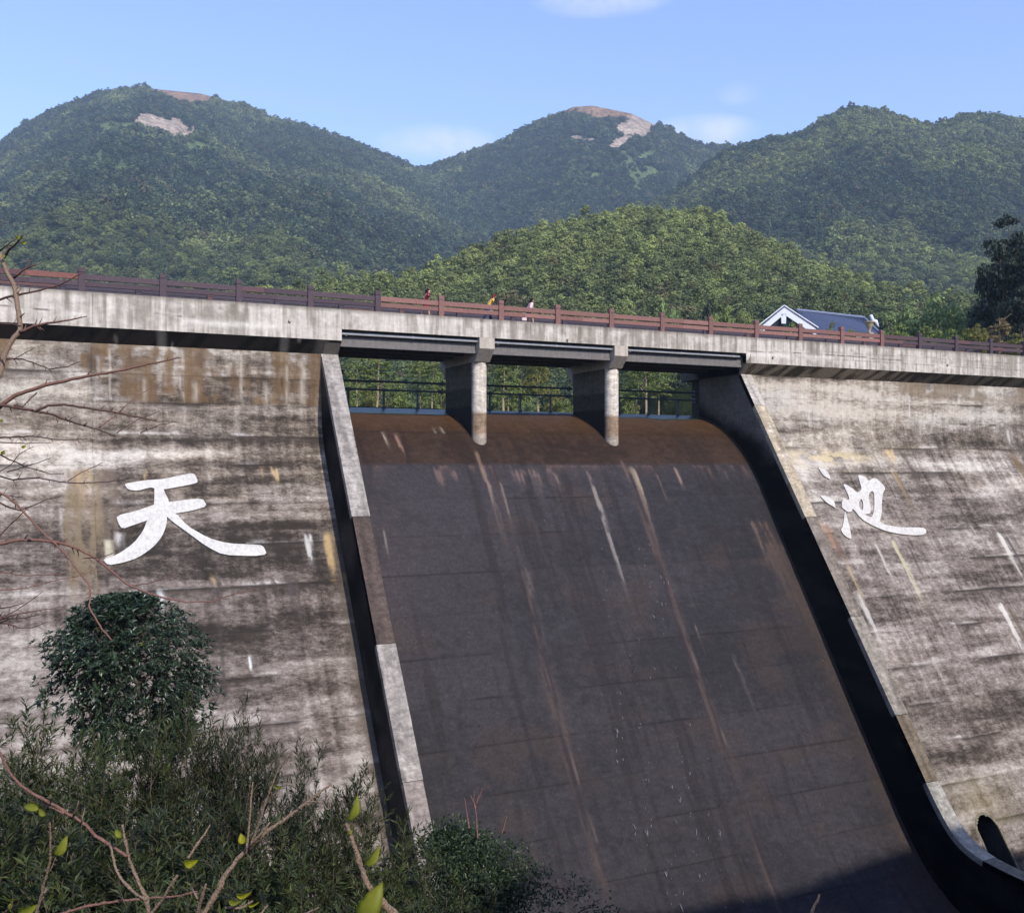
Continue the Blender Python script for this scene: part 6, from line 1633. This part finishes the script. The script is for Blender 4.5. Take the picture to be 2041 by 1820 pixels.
mb = MB(); c = ap + Vector((0, 0, -.8)) - rgt * .35; vs = [c, c + rgt * .6, c + rgt * .55 - Vector((0, 0, 1.1)), c + rgt * .05 - Vector((0, 0, 1.1))]; mb.add(vs + [v + fwd * .3 for v in vs], [(3, 2, 1, 0), (4, 5, 6, 7), (0, 1, 5, 4), (1, 2, 6, 5), (2, 3, 7, 6), (3, 0, 4, 7)])
hp(mb.build('gable_finial', M_WPAINT, None, (.8, .8, .8)))
mb = MB(); a, b, c = ap - Vector((0, 0, .5)) + fwd * .6, lf - Vector((0, 0, .3)) + fwd * .6, rt - Vector((0, 0, .3)) + fwd * .6
mb.add([a, b, b - Vector((0, 0, 4)), c - Vector((0, 0, 4)), c], [(0, 1, 2, 3, 4)]); mb.add([v + fwd * .2 for v in (a, b, b - Vector((0, 0, 4)), c - Vector((0, 0, 4)), c)], [(4, 3, 2, 1, 0)])
hp(mb.build('gable_glazing', M_GLASS, None, (.5, .5, .5)))
# gable roof planes running back, then the long main roof beyond
mb = MB(); bk = fwd * 9
for p, q in ((ap, lf), (ap, rt)):
    u = Vector((0, 0, .1)); mb.add([p + u, q + u, q + bk + u, p + bk + u, p - u, q - u, q + bk - u, p + bk - u], [(0, 1, 2, 3), (7, 6, 5, 4), (0, 4, 5, 1), (1, 5, 6, 2), (2, 6, 7, 3), (3, 7, 4, 0)])
hp(mb.build('gable_roof', M_BLUE, None, (.5, .5, .5)))
r0, r1 = at(1588, 621, 121), at(1722, 636, 127); e0, e1 = at(1628, 676, 113), at(1760, 672, 118); b0, b1 = r0 + (r0 - e0).xyz * Vector((1, 1, 0)) + Vector((0, 0, e0.z - r0.z)), r1 + (r1 - e1) * .8 + Vector((0, 0, 0)); b1 = Vector((b1.x, b1.y, e1.z))
mb = MB(); u = Vector((0, 0, .12)); mb.add([r0 + u, r1 + u, e1 + u, e0 + u], [(0, 3, 2, 1)]); mb.add([r0 + u, r1 + u, b1 + u, b0 + u], [(0, 1, 2, 3)]); mb.add([r1 + u, e1 + u, b1 + u], [(0, 1, 2)]); mb.add([r0 - u, r1 - u, e1 - u, e0 - u, b1 - u, b0 - u], [(0, 1, 2, 3), (0, 5, 4, 1)])
hp(mb.build('main_roof', M_BLUE, None, (.5, .5, .5)))
# tile ribs
mb = MB()
for t in np.linspace(.02, .98, 46):
    a, b = r0.lerp(r1, t) + u * 1.3, e0.lerp(e1, t) + u * 1.3; mb.tube([a, b], .035, 3)
hp(mb.build('roof_ribs', M_BLUE, None, (.5, .5, .5)))['kind'] = 'stuff'
mb = MB(); mb.tube([r0 + u * 1.6, r1 + u * 1.6], .15, 6); mb.tube([r1 + u * 1.6, e1 + u * 1.4], .13, 6); hp(mb.build('ridge_tiles', mat_plain('ridge', srgb(120, 128, 150), .6), None, (.5, .5, .5)))
mb = MB(); mb.tube([e0 + u, e1 + u], .09, 6); hp(mb.build('gutter', M_WPAINT, None, (.5, .5, .5)))
for a, b in ((e0, e1), (e1, b1), (b1, b0)):
    i1, i2 = a.lerp(r0.lerp(r1, .5), .08), b.lerp(r0.lerp(r1, .5), .08); mb = MB(); mb.add([Vector((i1.x, i1.y, 8)), Vector((i2.x, i2.y, 8)), Vector((i2.x, i2.y, e1.z + .1)), Vector((i1.x, i1.y, e0.z + .1))], [(0, 1, 2, 3)])
    hp(mb.build('wall', M_WALLH, None, (.5, .5, .5)))
# white curled ridge ornament at the far roof end
mb = MB(); c = r1 + Vector((0, 0, .5)); 
mb.tube([c + rgt * (.7 + .9 * t) + Vector((0, 0, -.15 - .9 * t + .25 * math.sin(t * 9))) for t in np.linspace(0, 1.3, 8)], [.12, .22, .25, .2, .24, .2, .16, .08], 7)
hp(mb.build('ridge_ornament', M_WPAINT, None, (.8, .8, .8), smooth=True))
# garden urn lamp
un = at(1733, 652, 90); mb = MB()
prof = [(0, .0), (.28, 0), (.22, .12), (.16, .3), (.34, .62), (.58, 1.05), (.62, 1.3), (.74, 1.34), (.74, 1.48), (.3, 1.5), (0, 1.5)]
vs = [(r_ * math.cos(a) * .9, r_ * math.sin(a) * .9, z) for r_, z in prof for a in np.linspace(0, 2 * math.pi, 17)[:-1]]
mb.add(vs, [(i * 16 + k, i * 16 + (k + 1) % 16, (i + 1) * 16 + (k + 1) % 16, (i + 1) * 16 + k) for i in range(len(prof) - 1) for k in range(16)])
uo = mb.build('stone_urn', mat_plain('urn_stone', srgb(168, 152, 118), .8, .2, var=.15), None, (.5, .5, .5), smooth=True); uo.scale = (.66, .66, .66); uo.location = un - Vector((0, 0, .5)); tag(uo, 'tan stone urn on a pedestal before the right end of the blue roof', 'urn')
mb = MB(); zb = (7.4 - (un.z - .5)) / .66; mb.box(-.4, .4, -.4, .4, zb, 0); mb.build('pedestal', M_PAR, uo, S(150, 140, 125))

# ------------------------------------------------------------------ the three people on the crest road
M_SKIN = mat_plain('skin', srgb(204, 158, 134), .6, .3, var=.04)
def cloth(n, c): return mat_plain(n, srgb(*c), .85, .15, var=.14, scale=30)
def skinned(name, verts, edges, radii, mat, root, sub=1):
    me = bpy.data.meshes.new(name); me.from_pydata([tuple(v) for v in verts], edges, []); o = mobj(name, me, mat)
    cpart_local(o, root)
    md = o.modifiers.new('skin', 'SKIN'); sv = me.skin_vertices[0].data if me.skin_vertices else None
    if sv is None: me.attributes; bm = bmesh.new(); bm.from_mesh(me); bm.verts.layers.skin.verify(); bm.to_mesh(me); bm.free(); sv = me.skin_vertices[0].data
    for i, r_ in enumerate(radii): sv[i].radius = (r_, r_) if not hasattr(r_, '__len__') else r_
    sv[0].use_root = True
    md2 = o.modifiers.new('sub', 'SUBSURF'); md2.levels = md2.render_levels = sub + 1
    for p in me.polygons: p.use_smooth = True
    md.use_smooth_shade = True
    return o
def cpart_local(o, root): o.parent = root
def lathe(rows, seg=18):
    """rows (cx, cy, z, rx, ry) -> loft"""
    mb = MB(); vs = [(cx_ + rx * math.cos(a), cy_ + ry * math.sin(a), z) for (cx_, cy_, z, rx, ry) in rows for a in np.linspace(0, 2 * math.pi, seg + 1)[:-1]]
    n = len(rows); fs = [(i * seg + k, i * seg + (k + 1) % seg, (i + 1) * seg + (k + 1) % seg, (i + 1) * seg + k) for i in range(n - 1) for k in range(seg)]
    fs += [tuple(range(seg - 1, -1, -1)), tuple(range((n - 1) * seg, n * seg))]; mb.add(vs, fs); return mb
def person(label, x, Y, heading, lean, H, top, bottom, hair_col, hair_len, arm_l, arm_r, skirt, bag=None, stride=.22):
    """local frame: +X the way the person walks, Z up"""
    e = empty('person', label, 'person', (x, Y, 8.1)); e.rotation_euler = (0, 0, heading); e.scale = (1.12, 1.22, 1.0); s = H / 1.65
    L = lambda z: lean * max(0, z - .9)              # forward lean above the hips
    pel = (0, 0, .92); chest = (L(1.22), 0, 1.22); sho = (L(1.36) , 0, 1.36); nk = (L(1.42) + .01, 0, 1.43); hd0 = (L(1.5) + .03, 0, 1.50); hd1 = (L(1.6) + .03, 0, 1.585)
    V = [pel, (L(1.08), 0, 1.06), chest, sho, nk, hd0, hd1]; E_ = [(0, 1), (1, 2), (2, 3), (3, 4), (4, 5), (5, 6)]; R = [(.13, .15), (.10, .13), (.11, .16), (.09, .15), .05, .078, .085]
    for sgn, st in ((-1, stride), (1, -stride)):
        b = len(V); V += [(.0, sgn * .09, .86), (st * .55, sgn * .09, .48), (st * .9 - .03, sgn * .09, .09), (st * .9 + .13, sgn * .09, .035)]
        E_ += [(0, b), (b, b + 1), (b + 1, b + 2), (b + 2, b + 3)]; R += [.085, .058, .038, .034]
    for sgn, arm in ((-1, arm_r), (1, arm_l)):
        b = len(V); el, wr, hn = arm
        V += [(L(1.34), sgn * .17, 1.34), el, wr, hn]; E_ += [(3, b), (b, b + 1), (b + 1, b + 2), (b + 2, b + 3)]; R += [.052, .038, .028, .026]
        hv = Vector(hn); dv = (hv - Vector(wr)).normalized(); sd = dv.cross(Vector((0, 1, 0))).normalized() if abs(dv.y) < .9 else Vector((1, 0, 0))
        for f in range(4):
            off = sd * (f - 1.5) * .018; V.append(tuple(hv + off * 1.2 + dv * .035)); V.append(tuple(hv + off * 1.5 + dv * (.075 - .006 * abs(f - 1.3)))); E_ += [(b + 3, len(V) - 2), (len(V) - 2, len(V) - 1)]; R += [.010, .008]
        V.append(tuple(hv + sd * .045 + dv * .01)); E_.append((b + 3, len(V) - 1)); R.append(.010)
    V = [tuple(c * s for c in v) for v in V]; R = [tuple(c * s for c in r_) if hasattr(r_, '__len__') else r_ * s for r_ in R]
    skinned('body', V, E_, R, M_SKIN, e)
    hx_, hz_ = hd1[0], hd1[2]
    # face: nose, eyes, mouth
    mb = MB(); mb.tube([(hx_ + .075, 0, hz_ - .01), (hx_ + .10, 0, hz_ - .035), (hx_ + .085, 0, hz_ - .045)], [.008, .014, .008], 6)
    mb.v = [tuple(c * s for c in v) for v in mb.v]; cpart_local(mb.build('nose', M_SKIN, None, (.5, .5, .5), smooth=True), e)
    mb = MB()
    for sg in (-1, 1): mb.box(hx_ + .070, hx_ + .080, sg * .032 - .012, sg * .032 + .012, hz_ - .004, hz_ + .006)
    mb.box(hx_ + .066, hx_ + .076, -.02, .02, hz_ - .070, hz_ - .062)
    mb.v = [tuple(c * s for c in v) for v in mb.v]; cpart_local(mb.build('facial_features', cloth('features', (60, 36, 34)), None, (.5, .5, .5)), e)
    # hair: cap plus fall behind
    rows = [(hx_ - .015 + (-.03 * t), 0, hz_ + .105 - hair_len * t, max(.02, .115 * math.sin(min(1.57, .25 + t * 6))) * (1 - .25 * max(0, t - .5)), max(.02, .125 * math.sin(min(1.57, .25 + t * 6)))) for t in np.linspace(0, 1, 12)]
    rows = [(cx_ - (.055 if z < hz_ - .02 else .018), cy_, z, rx * (.7 if z < hz_ - .02 else .96), ry) for (cx_, cy_, z, rx, ry) in rows]
    mb = lathe(rows); mb.v = [tuple(c * s for c in v) for v in mb.v]; cpart_local(mb.build('hair', cloth('hair', hair_col), None, (.5, .5, .5), smooth=True), e)
    # top, sleeves, skirt or trousers
    rows = [(L(z) , 0, z, rx, ry) for z, rx, ry in ((.86, .135, .175), (1.0, .12, .155), (1.1, .11, .15), (1.22, .125, .175), (1.32, .12, .19), (1.385, .09, .15), (1.43, .055, .062))]
    mb = lathe(rows); mb.v = [tuple(c * s for c in v) for v in mb.v]; mt = cloth('top_cloth', top); cpart_local(mb.build('shirt', mt, None, (.5, .5, .5), smooth=True), e)
    for sgn, arm in ((-1, arm_r), (1, arm_l)):
        mb = MB(); mb.tube([Vector((L(1.34), sgn * .14, 1.35)) * s, Vector(arm[0]) * s, Vector(arm[0]).lerp(Vector(arm[1]), .8) * s], [.075 * s, .055 * s, .046 * s], 12); cpart_local(mb.build('sleeve', mt, None, (.5, .5, .5), smooth=True), e)
    mb2 = cloth('lower_cloth', bottom)
    if skirt:
        mb = lathe([(0, 0, skirt, .20, .24), (.0, 0, (skirt + .92) / 2, .18, .21), (0, 0, .92, .15, .185), (0, 0, 1.0, .125, .16)]); mb.v = [tuple(c * s for c in v) for v in mb.v]; cpart_local(mb.build('skirt', mb2, None, (.5, .5, .5), smooth=True), e)
    else:
        for sgn, st in ((-1, stride), (1, -stride)):
            mb = MB(); mb.tube([Vector((0, sgn * .075, .95)) * s, Vector((.0, sgn * .09, .82)) * s, Vector((st * .55, sgn * .09, .48)) * s, Vector((st * .88 - .03, sgn * .09, .12)) * s], [.12 * s, .11 * s, .08 * s, .065 * s], 12)
            cpart_local(mb.build('trouser_leg', mb2, None, (.5, .5, .5), smooth=True), e)
    for sgn, st in ((-1, stride), (1, -stride)):
        mb = lathe([(st * .9 + .03, sgn * .09, .0, .13, .045), (st * .9 + .03, sgn * .09, .04, .13, .048), (st * .9, sgn * .09, .085, .07, .042)], 12); mb.v = [tuple(c * s for c in v) for v in mb.v]; cpart_local(mb.build('shoe', cloth('shoe', (50, 44, 44)), None, (.5, .5, .5), smooth=True), e)
    return e
def Xat(px, Y): return on_Y(px, 600, Y).x
Yp = 52.7
up_face = lambda s_: ((.13, s_ * .22, 1.2), (.17, s_ * .10, 1.44), (.15, s_ * .06, 1.53))
down = lambda s_: ((-.05, s_ * .22, 1.08), (.02, s_ * .24, .84), (.04, s_ * .24, .76))
person('person in a dark red dress with long dark hair and one hand raised, behind fence', Xat(849, Yp), Yp, math.radians(-12), .12, 1.66, (104, 26, 38), (124, 22, 34), (34, 26, 26), .5, down(1), up_face(-1), .52)
person('person with auburn hair, yellow top and blue jeans, both hands raised to the head', Xat(972, Yp), Yp, math.radians(-20), .5, 1.62, (214, 172, 72), (52, 72, 112), (112, 52, 40), .42, ((.30, .24, 1.22), (.30, .12, 1.42), (.28, .07, 1.50)), ((.30, -.24, 1.22), (.30, -.12, 1.42), (.28, -.07, 1.50)), None)
pc = person('person with long dark hair in pale pink top and dark skirt, rightmost walker', Xat(1056, Yp), Yp, math.radians(-8), .18, 1.6, (226, 190, 190), (58, 42, 48), (34, 28, 32), .5, down(1), down(-1), .48)
mb = MB(); mb.box(-.16, .14, -.05, .05, -.14, .14); mb.tube([(-.1, 0, .14), (-.02, 0, .33), (.08, 0, .14)], .012, 6)
bo = mb.build('handbag', cloth('pale_bag', (224, 206, 204)), None, (.5, .5, .5), bevel=.02); bo.location = (Xat(1045, Yp) - .02, Yp - .05, 8.50); tag(bo, 'small pale handbag carried low at the left side of the pink-topped walker', 'bag')
